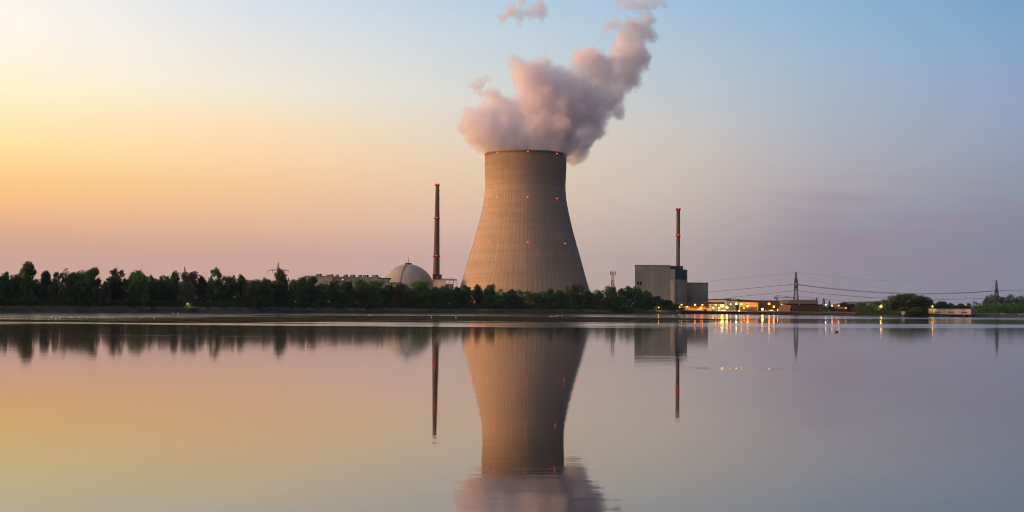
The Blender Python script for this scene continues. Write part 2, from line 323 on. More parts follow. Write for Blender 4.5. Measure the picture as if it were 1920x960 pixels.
def water_mat():
    m = bpy.data.materials.new('lake_water'); m.use_nodes = True; t = m.node_tree; b = t.nodes['Principled BSDF']
    b.inputs['Base Color'].default_value = (.035, .028, .02, 1); b.inputs['IOR'].default_value = 1.58
    b.inputs['Specular IOR Level'].default_value = .5
    g = t.nodes.new('ShaderNodeNewGeometry'); s = t.nodes.new('ShaderNodeSeparateXYZ'); t.links.new(g.outputs['Position'], s.inputs[0])
    mp = t.nodes.new('ShaderNodeMapping'); mp.inputs[3].default_value = (.0045, .02, 1); t.links.new(g.outputs['Position'], mp.inputs[0])
    n = t.nodes.new('ShaderNodeTexNoise'); n.inputs['Scale'].default_value = 1; n.inputs['Detail'].default_value = 5; n.inputs['Roughness'].default_value = .6; t.links.new(mp.outputs[0], n.inputs[0])
    yy = mth(t, 'SUBTRACT', s.outputs[1], mth(t, 'MULTIPLY', s.outputs[0], .42))
    yy = mth(t, 'ADD', yy, mth(t, 'MULTIPLY', mth(t, 'SUBTRACT', n.outputs[0], .5), 170))
    lx = nd(t, 'ShaderNodeMapRange', interpolation_type='SMOOTHSTEP'); t.links.new(s.outputs[0], lx.inputs[0]); lx.inputs[1].default_value = -50; lx.inputs[2].default_value = -120
    ly = nd(t, 'ShaderNodeMapRange', interpolation_type='SMOOTHSTEP'); t.links.new(s.outputs[1], ly.inputs[0]); ly.inputs[1].default_value = 335; ly.inputs[2].default_value = 370
    yy = mth(t, 'ADD', yy, mth(t, 'MULTIPLY', mth(t, 'MULTIPLY', lx.outputs[0], ly.outputs[0]), 240))
    cr = t.nodes.new('ShaderNodeValToRGB'); e = cr.color_ramp
    pts = [(0, 0), (.255, 0), (.275, 1), (.325, 1), (.345, 0), (.50, 0), (.545, 1), (1, 1)]
    e.elements[0].position = 0; e.elements[0].color = (0, 0, 0, 1); e.elements[1].position = 1; e.elements[1].color = (1, 1, 1, 1)
    for p_, c_ in pts[1:-1]: k = e.elements.new(p_); k.color = (c_, c_, c_, 1)
    t.links.new(mth(t, 'DIVIDE', yy, 1200), cr.inputs[0])
    # thin cat's paws elsewhere
    mp2 = t.nodes.new('ShaderNodeMapping'); mp2.inputs[3].default_value = (.012, .16, 1); t.links.new(g.outputs['Position'], mp2.inputs[0])
    n2 = t.nodes.new('ShaderNodeTexNoise'); n2.inputs['Scale'].default_value = 1; n2.inputs['Detail'].default_value = 3; t.links.new(mp2.outputs[0], n2.inputs[0])
    paw = nd(t, 'ShaderNodeMapRange'); t.links.new(n2.outputs[0], paw.inputs[0]); paw.inputs[1].default_value = .63; paw.inputs[2].default_value = .74; paw.inputs[4].default_value = .34
    pawz = nd(t, 'ShaderNodeMapRange'); t.links.new(s.outputs[1], pawz.inputs[0]); pawz.inputs[1].default_value = 60; pawz.inputs[2].default_value = 170
    mp4 = t.nodes.new('ShaderNodeMapping'); mp4.inputs[3].default_value = (.006, .09, 1); t.links.new(g.outputs['Position'], mp4.inputs[0])
    n4 = t.nodes.new('ShaderNodeTexNoise'); n4.inputs['Scale'].default_value = 1; n4.inputs['Detail'].default_value = 5; t.links.new(mp4.outputs[0], n4.inputs[0])
    brk = nd(t, 'ShaderNodeMapRange'); t.links.new(n4.outputs[0], brk.inputs[0]); brk.inputs[1].default_value = .38; brk.inputs[2].default_value = .5; brk.inputs[3].default_value = .25; brk.inputs[4].default_value = 1
    mask = mth(t, 'MAXIMUM', mth(t, 'MULTIPLY', cr.outputs[0], brk.outputs[0]), mth(t, 'MULTIPLY', paw.outputs[0], pawz.outputs[0]))
    rg = nd(t, 'ShaderNodeMapRange'); t.links.new(mask, rg.inputs[0]); rg.inputs[3].default_value = .036; rg.inputs[4].default_value = .14
    far_ = nd(t, 'ShaderNodeMapRange'); t.links.new(s.outputs[1], far_.inputs[0]); far_.inputs[1].default_value = 90; far_.inputs[2].default_value = 260; far_.inputs[3].default_value = .034; far_.inputs[4].default_value = .05
    t.links.new(far_.outputs[0], rg.inputs[3])
    t.links.new(rg.outputs[0], b.inputs['Roughness']); t.links.new(rg.outputs[0], b.inputs['Coat Roughness']); t.links.new(mask, b.inputs['Coat Weight']); b.inputs['Coat IOR'].default_value = 1.5
    mp3 = t.nodes.new('ShaderNodeMapping'); mp3.inputs[3].default_value = (.12, .5, 1); t.links.new(g.outputs['Position'], mp3.inputs[0])
    n3 = t.nodes.new('ShaderNodeTexNoise'); n3.inputs['Scale'].default_value = 1; n3.inputs['Detail'].default_value = 4; t.links.new(mp3.outputs[0], n3.inputs[0])
    # two short trains of wavelets on the right
    def train(yc, w, x0, x1, lam, amp):
        yw = mth(t, 'ADD', s.outputs[1], mth(t, 'MULTIPLY', mth(t, 'SUBTRACT', n3.outputs[0], .5), 1.2))
        d = mth(t, 'DIVIDE', mth(t, 'SUBTRACT', yw, yc), w); env = mth(t, 'EXPONENT', mth(t, 'MULTIPLY', mth(t, 'MULTIPLY', d, d), -1.0))
        a = nd(t, 'ShaderNodeMapRange', interpolation_type='SMOOTHSTEP'); t.links.new(s.outputs[0], a.inputs[0]); a.inputs[1].default_value = x0; a.inputs[2].default_value = x0+3
        b_ = nd(t, 'ShaderNodeMapRange', interpolation_type='SMOOTHSTEP'); t.links.new(s.outputs[0], b_.inputs[0]); b_.inputs[1].default_value = x1; b_.inputs[2].default_value = x1-4
        wv = mth(t, 'SINE', mth(t, 'MULTIPLY', yw, 6.283/lam))
        pn = t.nodes.new('ShaderNodeTexNoise'); pn.inputs['Scale'].default_value = .8; pn.inputs['Detail'].default_value = 2; t.links.new(g.outputs['Position'], pn.inputs[0])
        pr = nd(t, 'ShaderNodeMapRange'); t.links.new(pn.outputs[0], pr.inputs[0]); pr.inputs[1].default_value = .42; pr.inputs[2].default_value = .62; wv = mth(t, 'MULTIPLY', wv, pr.outputs[0])
        return mth(t, 'MULTIPLY', mth(t, 'MULTIPLY', mth(t, 'MULTIPLY', env, wv), mth(t, 'MULTIPLY', a.outputs[0], b_.outputs[0])), amp)
    hgt = mth(t, 'ADD', n3.outputs[0], mth(t, 'ADD', train(107, 2.2, 14, 25, 1.6, 2.6), train(131, 1.8, 12, 20, 1.8, 2.0)))
    bp = t.nodes.new('ShaderNodeBump'); bp.inputs['Distance'].default_value = .006; t.links.new(hgt, bp.inputs['Height']); t.links.new(bp.outputs[0], b.inputs['Normal'])
    return m
wm = bpy.data.meshes.new('water'); wm.from_pydata([(-6000, -400, 0), (6000, -400, 0), (6000, 1600, 0), (-6000, 1600, 0)], [], [(0, 1, 2, 3)]); wm.materials.append(water_mat())
wo_ = bpy.data.objects.new('water', wm); COL.objects.link(wo_); wo_['kind'] = 'structure'

# mud banks just breaking the surface
random.seed(5)
def mud_bank(px, Y, L_, w):
    n = 40; v = [(0, 0, .16)]; X = XW(px, Y)
    ring = []
    for k in range(n):
        a = 2*math.pi*k/n; q = 1+.45*mnoise.noise(Vector((math.cos(a)*2.2+px, math.sin(a)*2.2, Y)))
        ring.append((L_/2*math.cos(a)*q, w/2*math.sin(a)*q))
    v += [(x*.6, y*.6, .13) for x, y in ring] + [(x, y, -.08) for x, y in ring]
    f = [(0, 1+k, 1+(k+1) % n) for k in range(n)] + [(1+k, 1+n+k, 1+n+(k+1) % n, 1+(k+1) % n) for k in range(n)]
    me = bpy.data.meshes.new('mud_bank'); me.from_pydata(v, [], f); me.materials.append(M['mud'])
    o = bpy.data.objects.new('mud_bank', me); COL.objects.link(o); o.location = (X, Y, 0); o['kind'] = 'structure'
for px, Y, L_, w in ((450, 430, 110, 34), (560, 470, 120, 40), (690, 540, 130, 60), (790, 570, 150, 80), (930, 590, 170, 100), (1060, 600, 170, 90), (1170, 590, 130, 60), (1235, 540, 90, 28),
                     (380, 400, 80, 16), (250, 372, 70, 10), (700, 470, 90, 14), (950, 480, 110, 18), (640, 402, 110, 14), (1130, 480, 120, 16), (330, 332, 110, 9), (120, 322, 90, 10), (160, 390, 70, 7)):
    mud_bank(px, Y, L_, w)

# far wooded hills
def hill(x0, x1, Y, top, seed):
    nx, ny = 90, 14; v = []; f = []
    for j in range(ny):
        t = j/(ny-1); env = math.sin(math.pi*t)
        for i in range(nx):
            s = i/(nx-1); e2 = top(s)*env
            h = e2 + (5*mnoise.noise(Vector((s*22, t*6, seed)))+3*mnoise.noise(Vector((s*70, t*19, seed))))*min(1, e2/12)
            X = XW(x0+(x1-x0)*s, Y); v.append((X*(1+.12*(t-.5)), Y*(1+.25*(t-.5)), GZ+max(h, -1)))
    for j in range(ny-1):
        for i in range(nx-1): a = j*nx+i; f.append((a, a+1, a+nx+1, a+nx))
    me = bpy.data.meshes.new('hill'); me.from_pydata(v, [], f); me.materials.append(M['forest']); me.shade_smooth()
    o = bpy.data.objects.new('hill', me); COL.objects.link(o); o['kind'] = 'structure'
M['forest'] = mat('hill_forest', (.035, .055, .03), .95, .3, .02)
hill(1240, 1500, 6500, lambda s: 52*max(0, math.sin(math.pi*min(1, max(0, s))))**1.1*(1-.35*abs(s-.45)), 1)
hill(1490, 2300, 8500, lambda s: 56*(.45+.55*math.cos((s-.2)*5)**2)*min(1, s*8)*min(1, (1-s)*8), 2)
hill(-600, 620, 8000, lambda s: 50*(.5+.5*math.cos((s-.6)*6)**2)*min(1, s*8)*min(1, (1-s)*8), 3)

# ------------------------------------------------------------------ haze
def haze(density):
    mb = MB().box(-6400, 6400, -500, 11500, -3, 480)
    m = bpy.data.materials.new('haze_air'); m.use_nodes = True; t = m.node_tree; t.nodes.clear()
    v = t.nodes.new('ShaderNodeVolumePrincipled'); v.inputs['Color'].default_value = (.62, .80, 1, 1); v.inputs['Density'].default_value = density; v.inputs['Anisotropy'].default_value = .2
    o = t.nodes.new('ShaderNodeOutputMaterial'); t.links.new(v.outputs[0], o.inputs['Volume']); m.cycles.homogeneous_volume = True
    h = mb.build('haze', m); h['kind'] = 'stuff'; h['label'] = 'thin bluish evening haze over the lake and the plant'
HAZE = 0.00002
if HAZE: haze(HAZE)

# ------------------------------------------------------------------ cooling tower
TY = 1300.0
TURN = []
def face(r): r.rotation_euler = (0, 0, -math.atan2(r.location.x, r.location.y))
def cooling_tower():
    X0 = P(985.5, 292, TY).x; dx = P(985.5, 292, TY)
    root = empty('cooling_tower', (X0, TY, GZ), 'huge concrete cooling tower with red warning lamps and steam rising from its rim', 'cooling tower')
    prof_px = [(250*0+292, 76.6), (310, 77.1), (330, 76.2), (345.5, 75.3), (360, 75.8), (375.7, 77.6), (390, 80.2), (406, 83.7), (436, 91), (466, 99.7), (496.6, 108.5), (526.8, 116.8), (541.9, 121.5), (560, 127.5), (572, 131.5)]
    k = TY/F_PX; c = []
    for y, r in prof_px: c.append((r*k, ZW(985, y, TY)))
    c.append((134*k, GZ-.5)); c.reverse()
    # resample smoothly
    def interp(z):
        for (ra, za), (rb, zb) in zip(c, c[1:]):
            if z <= zb: return ra+(rb-ra)*(z-za)/(zb-za)
        return c[-1][0]
    zt = c[-1][1]; zs = [GZ+(zt-GZ)*i/70 for i in range(71)]
    rr = [interp(z) for z in zs]
    for _ in range(6): rr = [rr[0]]+[(rr[i-1]+2*rr[i]+rr[i+1])/4 for i in range(1, 70)]+[rr[-1]]
    prof = list(zip(rr, zs)) + [(rr[-1]+.5, zt+.02), (rr[-1]+.5, zt+1.3), (rr[-1]-1.0, zt+1.3)] + [(r-1.2, z) for r, z in list(zip(rr, zs))[::-1][::5]]
    MB().lathe(X0, TY, prof, 168, cap=False).build('shell', M['tower'], root, smooth=False).data.shade_smooth()
    def lamp_ring(z):
        r = interp(z)
        for k_ in range(8):
            a = math.radians(-90+2.5+45*k_)
            if math.sin(a) > .3: continue
            x, y = X0+(r+.7)*math.cos(a), TY+(r+.7)*math.sin(a)
            mb = MB().blob((x, y, z), .38, 8, 6)
            w = mb.build('warning_lamp', M['red_lamp'], root)
            br = MB().bar((X0+(r-.2)*math.cos(a), TY+(r-.2)*math.sin(a), z-.9), (x, y, z-.9), .3); br.build('lamp_bracket', M['dark_steel'], w)
    lamp_ring(zt-1.0); lamp_ring(ZW(985, 376, TY)); lamp_ring(ZW(985, 459, TY))
    return X0, zt
TX, TZ = cooling_tower()

# ------------------------------------------------------------------ tapered stacks
def stack(name, label, px, Y, ybase, ytop, wb, wt, rings, m_low, m_top, zsplit, foot=None, ladder=True):
    k = Y/F_PX; X = P(px, (ybase+ytop)/2, Y).x; z0 = ZW(px, ybase, Y); z1 = ZW(px, ytop, Y); gz = GZ if foot is None else foot
    root = empty(name, (X, Y, gz), label, 'chimney')
    r0, r1 = wb*k/2, wt*k/2
    def rad(z): return r0+(r1-r0)*(z-z0)/(z1-z0)
    zs_ = ZW(px, zsplit, Y)
    MB().lathe(X, Y, [(rad(gz), gz), (rad(zs_), zs_)], 28).build('shaft', m_low, root, smooth=False)
    MB().lathe(X, Y, [(rad(zs_)+.01, zs_+.01), (rad(z1), z1-2.2), (rad(z1)+.25, z1-2), (rad(z1)+.25, z1), (rad(z1)-.5, z1), (rad(z1)-.5, z1-2)], 28).build('upper_shaft', m_top, root)
    for ry in rings:
        z = ZW(px, ry, Y); r = rad(min(z, z1))
        p = MB().lathe(X, Y, [(r+.02, z-.8), (r+1.1, z-.2), (r+1.1, z+.1), (r+.02, z+.1)], 24, cap=False).lathe(X, Y, [(r+1.1, z+1.0), (r+1.1, z+1.15), (r+1.0, z+1.15), (r+1.0, z+1.0)], 24, cap=False)
        for q in range(12):
            a = q*math.pi/6; p.bar((X+(r+1.05)*math.cos(a), Y+(r+1.05)*math.sin(a), z), (X+(r+1.05)*math.cos(a), Y+(r+1.05)*math.sin(a), z+1.1), .12)
        pl = p.build('platform', M['red_paint'], root)
        for a in (-160, -90, -20):
            a = R(a); MB().blob((X+(r+1.3)*math.cos(a), Y+(r+1.3)*math.sin(a), z+.6), .34, 8, 6).build('warning_lamp', M['red_lamp'], pl)
    if ladder:
        lb = MB(); xr = lambda z: X+rad(z)+.35
        lb.bar((xr(gz), Y-.4, gz), (xr(z1-3), Y-.4, z1-3), .18); lb.bar((xr(gz), Y+.4, gz), (xr(z1-3), Y+.4, z1-3), .18)
        z = gz+6
        while z < z1-4: lb.box(xr(z)-.3, xr(z)+.7, Y-.7, Y+.7, z, z+.25); z += 8
        lb.build('ladder', M['dark_steel'], root)
    return root, X
CHY = 1290
stack('chimney', 'tall dark tapered chimney with three red-lit rings beside the dome', 819, CHY, 515, 345, 12.2, 6.6, (347, 409.5, 480.5), M['brownconc'], M['brownconc'], 420)
stack('chimney', 'slim round chimney with two red-lit rings rising from the grey block building', 1271.5, 1262, 498, 391, 7.0, 7.0, (393, 442), M['brownconc'], M['brownconc'], 440, ladder=False)

# ------------------------------------------------------------------ dome building
def dome():
    Y = 1310; k = Y/F_PX; c = P(765, 545, Y); Rr = 49.6*k
    root = empty('dome_building', (c.x, Y, GZ), 'pale concrete hemispherical reactor dome with a small mast on top', 'reactor dome')
    prof = [(Rr*math.cos(R(a)), c.z+Rr*math.sin(R(a))) for a in range(-30, 90, 4)] + [(.6, c.z+Rr)]
    prof = [(Rr*math.cos(R(-30)), GZ)] + prof
    MB().lathe(c.x, Y, prof, 72).build('dome_shell', M['dome'], root, smooth=True)
    top = c.z+Rr
    MB().lathe(c.x, Y, [(3.6, top-.6), (3.6, top+.9), (3.0, top+1.1)], 20).build('roof_cap', M['roofgrey'], root)
    MB().bar((c.x, Y, top+1), (c.x, Y, top+7), .35).bar((c.x-1.2, Y, top+2.6), (c.x+1.2, Y, top+2.6), .2).build('mast', M['dark_steel'], root)
    # meridian stair rail
    s = MB(); pts = []
    for a in range(8, 90, 4):
        az_ = R(-104); rr = (Rr+.15)*math.cos(R(a)); pts.append((c.x+rr*math.cos(az_), Y+rr*math.sin(az_), c.z+(Rr+.15)*math.sin(R(a))))
    for a, b in zip(pts, pts[1:]): s.bar(a, b, .9)
    s.build('roof_stair', M['greybeige'], root)
    x0, x1 = XW(727, Y-34), XW(751, Y-34)
    r2 = empty('annex_building', (x0, Y-34, GZ), 'low pale annex at the left foot of the dome', 'building')
    MB().box(x0, x1, Y-34, Y-24, GZ, ZW(738, 531, Y-34)).build('wall', M['dome'], r2)
    MB().box(x0-.6, x1+.6, Y-34.6, Y-23.5, ZW(738, 531, Y-34), ZW(738, 529.6, Y-34)).build('roof', M['roofgrey'], r2)
dome()

# ------------------------------------------------------------------ turbine hall on the left
def turbine_hall():
    Y = 1285; x0, xm, x1 = XW(571, Y), XW(622, Y), XW(712, Y); z = ZW(600, 518.3, Y); z2 = ZW(660, 519.6, Y)
    root = empty('turbine_hall', (x0, Y, GZ), 'long flat beige hall with a row of vents on its roof, behind the trees', 'industrial hall')
    MB().box(x0, xm, Y, Y+60, GZ, z).build('wall', M['beige'], root)
    MB().box(xm+.01, x1, Y+4, Y+60, GZ, z2).build('side_wall', M['greybeige'], root)
    MB().box(x0-.5, xm+.5, Y-.5, Y+60, z+.01, z+.7).build('roof', M['greybeige'], root)
    MB().box(xm+.6, x1+.4, Y+3.5, Y+60, z2+.01, z2+.7).build('roof', M['greybeige'], root)
    for a, b in ((591, 602), (611, 624), (628, 634), (643, 651), (655, 665), (671, 678), (680, 690), (697, 708)):
        w = XW(b, Y)-XW(a, Y); xx = XW(a, Y); zz = z+.72 if b < 622 else z2+.72
        v = MB().box(xx, xx+w*.72, Y+5, Y+12, zz, zz+1.9).build('roof_vent', M['greybeige'], root)
        MB().box(xx+w*.72+.01, xx+w, Y+5, Y+12, zz, zz+2.1).build('louvre', M['roofgrey'], v)
    for py in (524, 530.5):
        MB().box(XW(640.3, Y), XW(642.3, Y), Y+3.7, Y+3.99, ZW(641, py+.8, Y), ZW(641, py-.8, Y)).build('window', M['litwin'], root)
    MB().box(XW(639.5, Y), XW(643, Y), Y+3.2, Y+3.68, ZW(641, 534, Y), ZW(641, 532.4, Y)).build('canopy', M['roofgrey'], root)
    Y2 = Y+6; xa, xb = XW(712.2, Y2), XW(731, Y2)
    r3 = empty('stair_building', (xa, Y2, GZ), 'small dark-topped block between the long beige hall and the dome', 'building')
    MB().box(xa, xb, Y2, Y2+30, GZ, ZW(720, 523, Y2)).build('wall', M['concrete'], r3)
    MB().box(xa-.3, xb+.6, Y2-.5, Y2+30.5, ZW(720, 523, Y2)+.01, ZW(720, 521.2, Y2)).build('roof', M['roofgrey'], r3)
    MB().box(XW(727, Y2), xb+.3, Y2-.3, Y2-.01, ZW(728, 528, Y2), ZW(728, 523.6, Y2)).build('door', M['window'], r3)
    MB().bar((XW(711.5, Y2), Y2+8, ZW(711, 521.2, Y2)), (XW(711.5, Y2), Y2+8, ZW(711, 514.5, Y2)), .35).build('antenna', M['dark_steel'], r3)
turbine_hall()

def stack_base():
    Y = 1283; x0, x1 = XW(811, Y), XW(828, Y)
    r = empty('filter_building', (x0, Y-6, GZ), 'small dark brown box building at the foot of the tall chimney', 'building')
    MB().box(x0, x1, Y-6, Y+14, ZW(819, 526, Y), ZW(819, 515.4, Y)).build('upper_storey', M['brownwall'], r)
    MB().box(XW(813.2, Y), x1-.2, Y-5, Y+13, GZ, ZW(819, 526, Y)-.02).build('wall', M['concrete'], r)
    MB().box(XW(818.5, Y), XW(821, Y), Y-6.2, Y-6.01, ZW(819, 521.4, Y), ZW(819, 520.4, Y)).build('window', M['white_paint'], r)
    MB().box(x0-.4, x1+.4, Y-6.4, Y+14.4, ZW(819, 515.4, Y)+.01, ZW(819, 514.9, Y)).build('roof', M['roofgrey'], r)
    Y = 1270; x0, x1 = XW(813.5, Y), XW(856, Y)
    r = empty('pump_building', (x0, Y, GZ), 'pale yellow frame building with an open bay between chimney and cooling tower', 'building')
    zt = ZW(834, 525, Y); zb = ZW(834, 528.5, Y)
    MB().box(x0, XW(834, Y), Y+.5, Y+22, GZ, zt).build('wall', M['cream'], r)
    MB().box(XW(834, Y)+.01, XW(850, Y), Y+7, Y+22, GZ, ZW(834, 532, Y)).build('rear_wall', M['concrete'], r)
    MB().box(x0-.3, x1, Y, Y+22, zt+.01, zt+1.0).build('roof', M['concrete'], r)
    fr = MB()
    for px in (834.3, 842, 849, 855.3): fr.box(XW(px, Y), XW(px, Y)+.8, Y+.4, Y+1.2, GZ, zt-.01)
    fr.box(XW(834, Y)+.9, x1-.3, Y+.5, Y+1.1, ZW(834, 530.6, Y), ZW(834, 529.6, Y)); fr.build('frame', M['cream'], r)
    MB().box(XW(842.6, Y), XW(849, Y), Y+4, Y+6.8, ZW(845, 536.5, Y), ZW(845, 533.2, Y)).build('white_tank', M['white_paint'], r)
    MB().box(XW(828.5, Y), XW(849, Y), Y+5, Y+9, zt+1.9, zt+2.3).box(XW(829, Y), XW(830, Y), Y+5, Y+9, zt+1.02, zt+1.88).box(XW(847, Y), XW(848, Y), Y+5, Y+9, zt+1.02, zt+1.88).build('roof_deck', M['concrete'], r)
stack_base()

# ------------------------------------------------------------------ grey block on the right
def block():
    Y = 1190
    xa, xb, xc = XW(1190, Y), XW(1256, Y), XW(1265, Y); zt = ZW(1225, 498.6, Y); zs = ZW(1260, 505, Y)
    root = empty('reactor_block', (xa, Y, GZ), 'large windowless grey block building with a dark blue side wall and two small openings', 'industrial building')
    MB().box(xa, xb, Y, Y+70, GZ, zt).build('wall', M['greywall'], root)
    MB().box(xb+.01, xc, Y+.02, Y+30, GZ, zs).build('corner_wall', M['greywall_light'], root)
    MB().box(xb+.01, XW(1280, Y+30)-3.1, Y+30.1, Y+70, GZ, ZW(1268, 498.8, Y+30)).build('penthouse', M['bluewall'], root)
    # side wall seen obliquely
    Yr = Y+28; xd = XW(1288, Yr)-2.9; mb = MB(); zsp = ZW(1275, 525, Yr)
    for nm, z0, z1, mt in (('side_wall', GZ, zsp-.01, M['tealwall']), ('upper_side_wall', zsp, ZW(1275, 506, Yr), M['bluewall'])):
        mb = MB(); i = 0
        mb.v = [(xc+.02, Y+.3, z0), (xd, Yr, z0), (xd, Yr+38, z0), (xc+.02, Yr+38, z0), (xc+.02, Y+.3, z1), (xd, Yr, z1), (xd, Yr+38, z1), (xc+.02, Yr+38, z1)]
        mb.f = [(0, 1, 2, 3), (4, 5, 6, 7), (0, 1, 5, 4), (1, 2, 6, 5), (2, 3, 7, 6), (3, 0, 4, 7)]; mb.build(nm, mt, root)
    MB().box(xa-.3, xb+.3, Y-.35, Y+70, zt+.01, zt+.9).build('parapet', M['greywall_light'], root)
    MB().box(xa+.3, XW(1208, Y), Y-.12, Y-.01, ZW(1200, 508, Y), zt-.2).build('panel', M['greywall_light'], root)
    MB().box(XW(1256.5, Y), xc-1.2, Y-.2, Y-.03, GZ, ZW(1260, 525, Y)).build('panel', M['concrete'], root)
    for a in (1194.3, 1199.3):
        w = MB().box(XW(a, Y), XW(a+3.2, Y), Y-.2, Y-.02, ZW(1197, 534, Y), ZW(1197, 528, Y)).build('opening', M['roofgrey'], root)
        MB().box(XW(a, Y)-.2, XW(a+3.2, Y)+.2, Y-.5, Y-.22, ZW(1197, 534, Y)-.4, ZW(1197, 534, Y)-.05).build('sill', M['red_paint'], w)
    MB().bar((XW(1218.5, Y), Y+6, zt+.9), (XW(1218.5, Y), Y+6, zt+4.0), .25).build('antenna', M['dark_steel'], root)
    MB().bar((XW(1263, Y), Y+34, zt), (XW(1263, Y), Y+34, zt+1.5), .3).build('antenna', M['dark_steel'], root)
    MB().bar((xc+2.3, Y+2.2, GZ), (xc+1.5, Y+1.9, ZW(1266, 540, Y)), .4).bar((xc+1.5, Y+1.9, ZW(1266, 540, Y)), (xc+3, Y+3, ZW(1266, 533, Y)), .4).build('pipe', M['dark_steel'], root)
    Y2 = Y+30; x0, x1 = XW(1288.3, Y2), XW(1327, Y2); z = ZW(1307, 531.2, Y2)
    r2 = empty('control_block', (x0, Y2, GZ), 'lower windowless grey block adjoining the right side of the tall grey block', 'industrial building')
    MB().box(x0, x1, Y2, Y2+50, GZ, z).build('wall', M['greywall'], r2)
    MB().box(x0, x1+.4, Y2-.4, Y2+50, z+.01, z+.7).build('roof', M['roofgrey'], r2)
    MB().bar((XW(1310.5, Y2), Y2+5, z), (XW(1310.5, Y2), Y2+5, z+3), .22).build('antenna', M['dark_steel'], r2)
block()

# ------------------------------------------------------------------ plant buildings along the quay
def pbox(name, label, cat, px0, px1, ytop, Y, depth, m, roofm=None, roofh=.6, ybot=None, over=.3):
    x0, x1 = XW(px0, Y), XW(px1, Y); z = ZW((px0+px1)/2, ytop, Y); zb = GZ if ybot is None else ZW((px0+px1)/2, ybot, Y)
    r = empty(name, (x0, Y, GZ), label, cat)
    MB().box(x0, x1, Y, Y+depth, zb, z-roofh).build('wall', m, r)
    MB().box(x0-over, x1+over, Y-over, Y+depth+over, z-roofh+.01, z).build('roof', roofm or M['roofgrey'], r)
    return r, x0, x1, z
Yq = 1130
r, x0, x1, z = pbox('service_building', 'long low ochre building below the grey blocks, at the left end of the lit quay', 'building', 1283, 1325, 573, Yq, 14, M['orangewall'])
MB().box(XW(1293, Yq), XW(1313, Yq), Yq-.2, Yq-.01, ZW(1300, 577.5, Yq), ZW(1300, 573.8, Yq)).build('window_band', M['brownwall'], r)
r, x0, x1, z = pbox('loading_canopy', 'brown flat canopy roof on posts in front of the white hall', 'canopy', 1316, 1358, 566.3, Yq+20, 12, M['roofgrey'], M['brick'], 1.6, ybot=568.4, over=0)
for px in (1320, 1328, 1336, 1344, 1352): MB().box(XW(px, Yq+20), XW(px, Yq+20)+.4, Yq+20.4, Yq+20.8, GZ, ZW(px, 568.6, Yq+20)).build('post', M['dark_steel'], r)
r, x0, x1, z = pbox('white_hall', 'low white hall with flat roof behind the brown canopy', 'building', 1328, 1362, 561.2, Yq+50, 25, M['white_paint'])
for k_ in range(4): MB().box(XW(1334+k_*5, Yq+50), XW(1336.2+k_*5, Yq+50), Yq+49.7, Yq+49.98, ZW(1345, 574, Yq+50), ZW(1345, 571.5, Yq+50)).build('window', M['window'], r)
r, x0, x1, z = pbox('grey_workshop', 'plain grey workshop with a box on its roof in the middle of the lit quay', 'building', 1362.3, 1400, 562.7, Yq+30, 25, M['greywall'])
MB().box(XW(1368, Yq+40), XW(1377, Yq+40), Yq+38, Yq+46, z, ZW(1372, 559, Yq+40)).build('roof_box', M['greybeige'], r)
r, x0, x1, z = pbox('panelled_shed', 'beige panelled shed on the lit quay beside the dark brown hall', 'building', 1386, 1421, 565, Yq+18, 16, M['orangewall'], ybot=None)
MB().box(XW(1388, Yq+18), XW(1419, Yq+18), Yq+17.6, Yq+17.98, GZ, ZW(1400, 575.5, Yq+18)).build('dark_base', M['brownwall'], r)
r, x0, x1, z = pbox('brown_hall', 'dark brown flat hall between beige shed and round grey tank', 'building', 1400.3, 1462, 563.3, Yq+40, 25, M['brownwall'])
# low things along the quay
for i, (a, b, yt, mt, lb, nm, ct) in enumerate((
    (1300, 1309, 581.2, 'brick', 'low brick-coloured shed on the quay below the ochre building', 'storage_shed', 'shed'),
    (1323, 1332, 577.5, 'white_paint', 'white box container at the left of the lit quay', 'shipping_container', 'container'),
    (1334, 1345, 581.5, 'greywall_light', 'flat grey container on the quay under the brown canopy', 'shipping_container', 'container'),
    (1347, 1360, 580.6, 'cream', 'cream site cabin below the brightest lamp', 'site_cabin', 'cabin'),
    (1366, 1379, 581.6, 'greywall', 'grey site cabin right of the brightest lamp', 'site_cabin', 'cabin'),
    (1404, 1416, 580.6, 'brick', 'rust-coloured container before the beige panelled shed', 'shipping_container', 'container'),
    (1434, 1452, 580.4, 'greywall_light', 'long pale site cabin between two orange lamps before the brown hall', 'site_cabin', 'cabin'))):
    Y = Yq+2+i*.5; r, x0, x1, z = pbox(nm, lb, ct, a, b, yt, Y, 6, M[mt], None, .25, over=.08)
    w = x1-x0; MB().box(x0+w*.2, x0+w*.35, Y-.12, Y-.01, GZ+.1, GZ+(z-GZ)*.75).build('door', M['window'], r); MB().box(x0+w*.55, x0+w*.8, Y-.12, Y-.01, GZ+(z-GZ)*.4, GZ+(z-GZ)*.7).build('window', M['litwin'] if i in (3, 6) else M['window'], r)
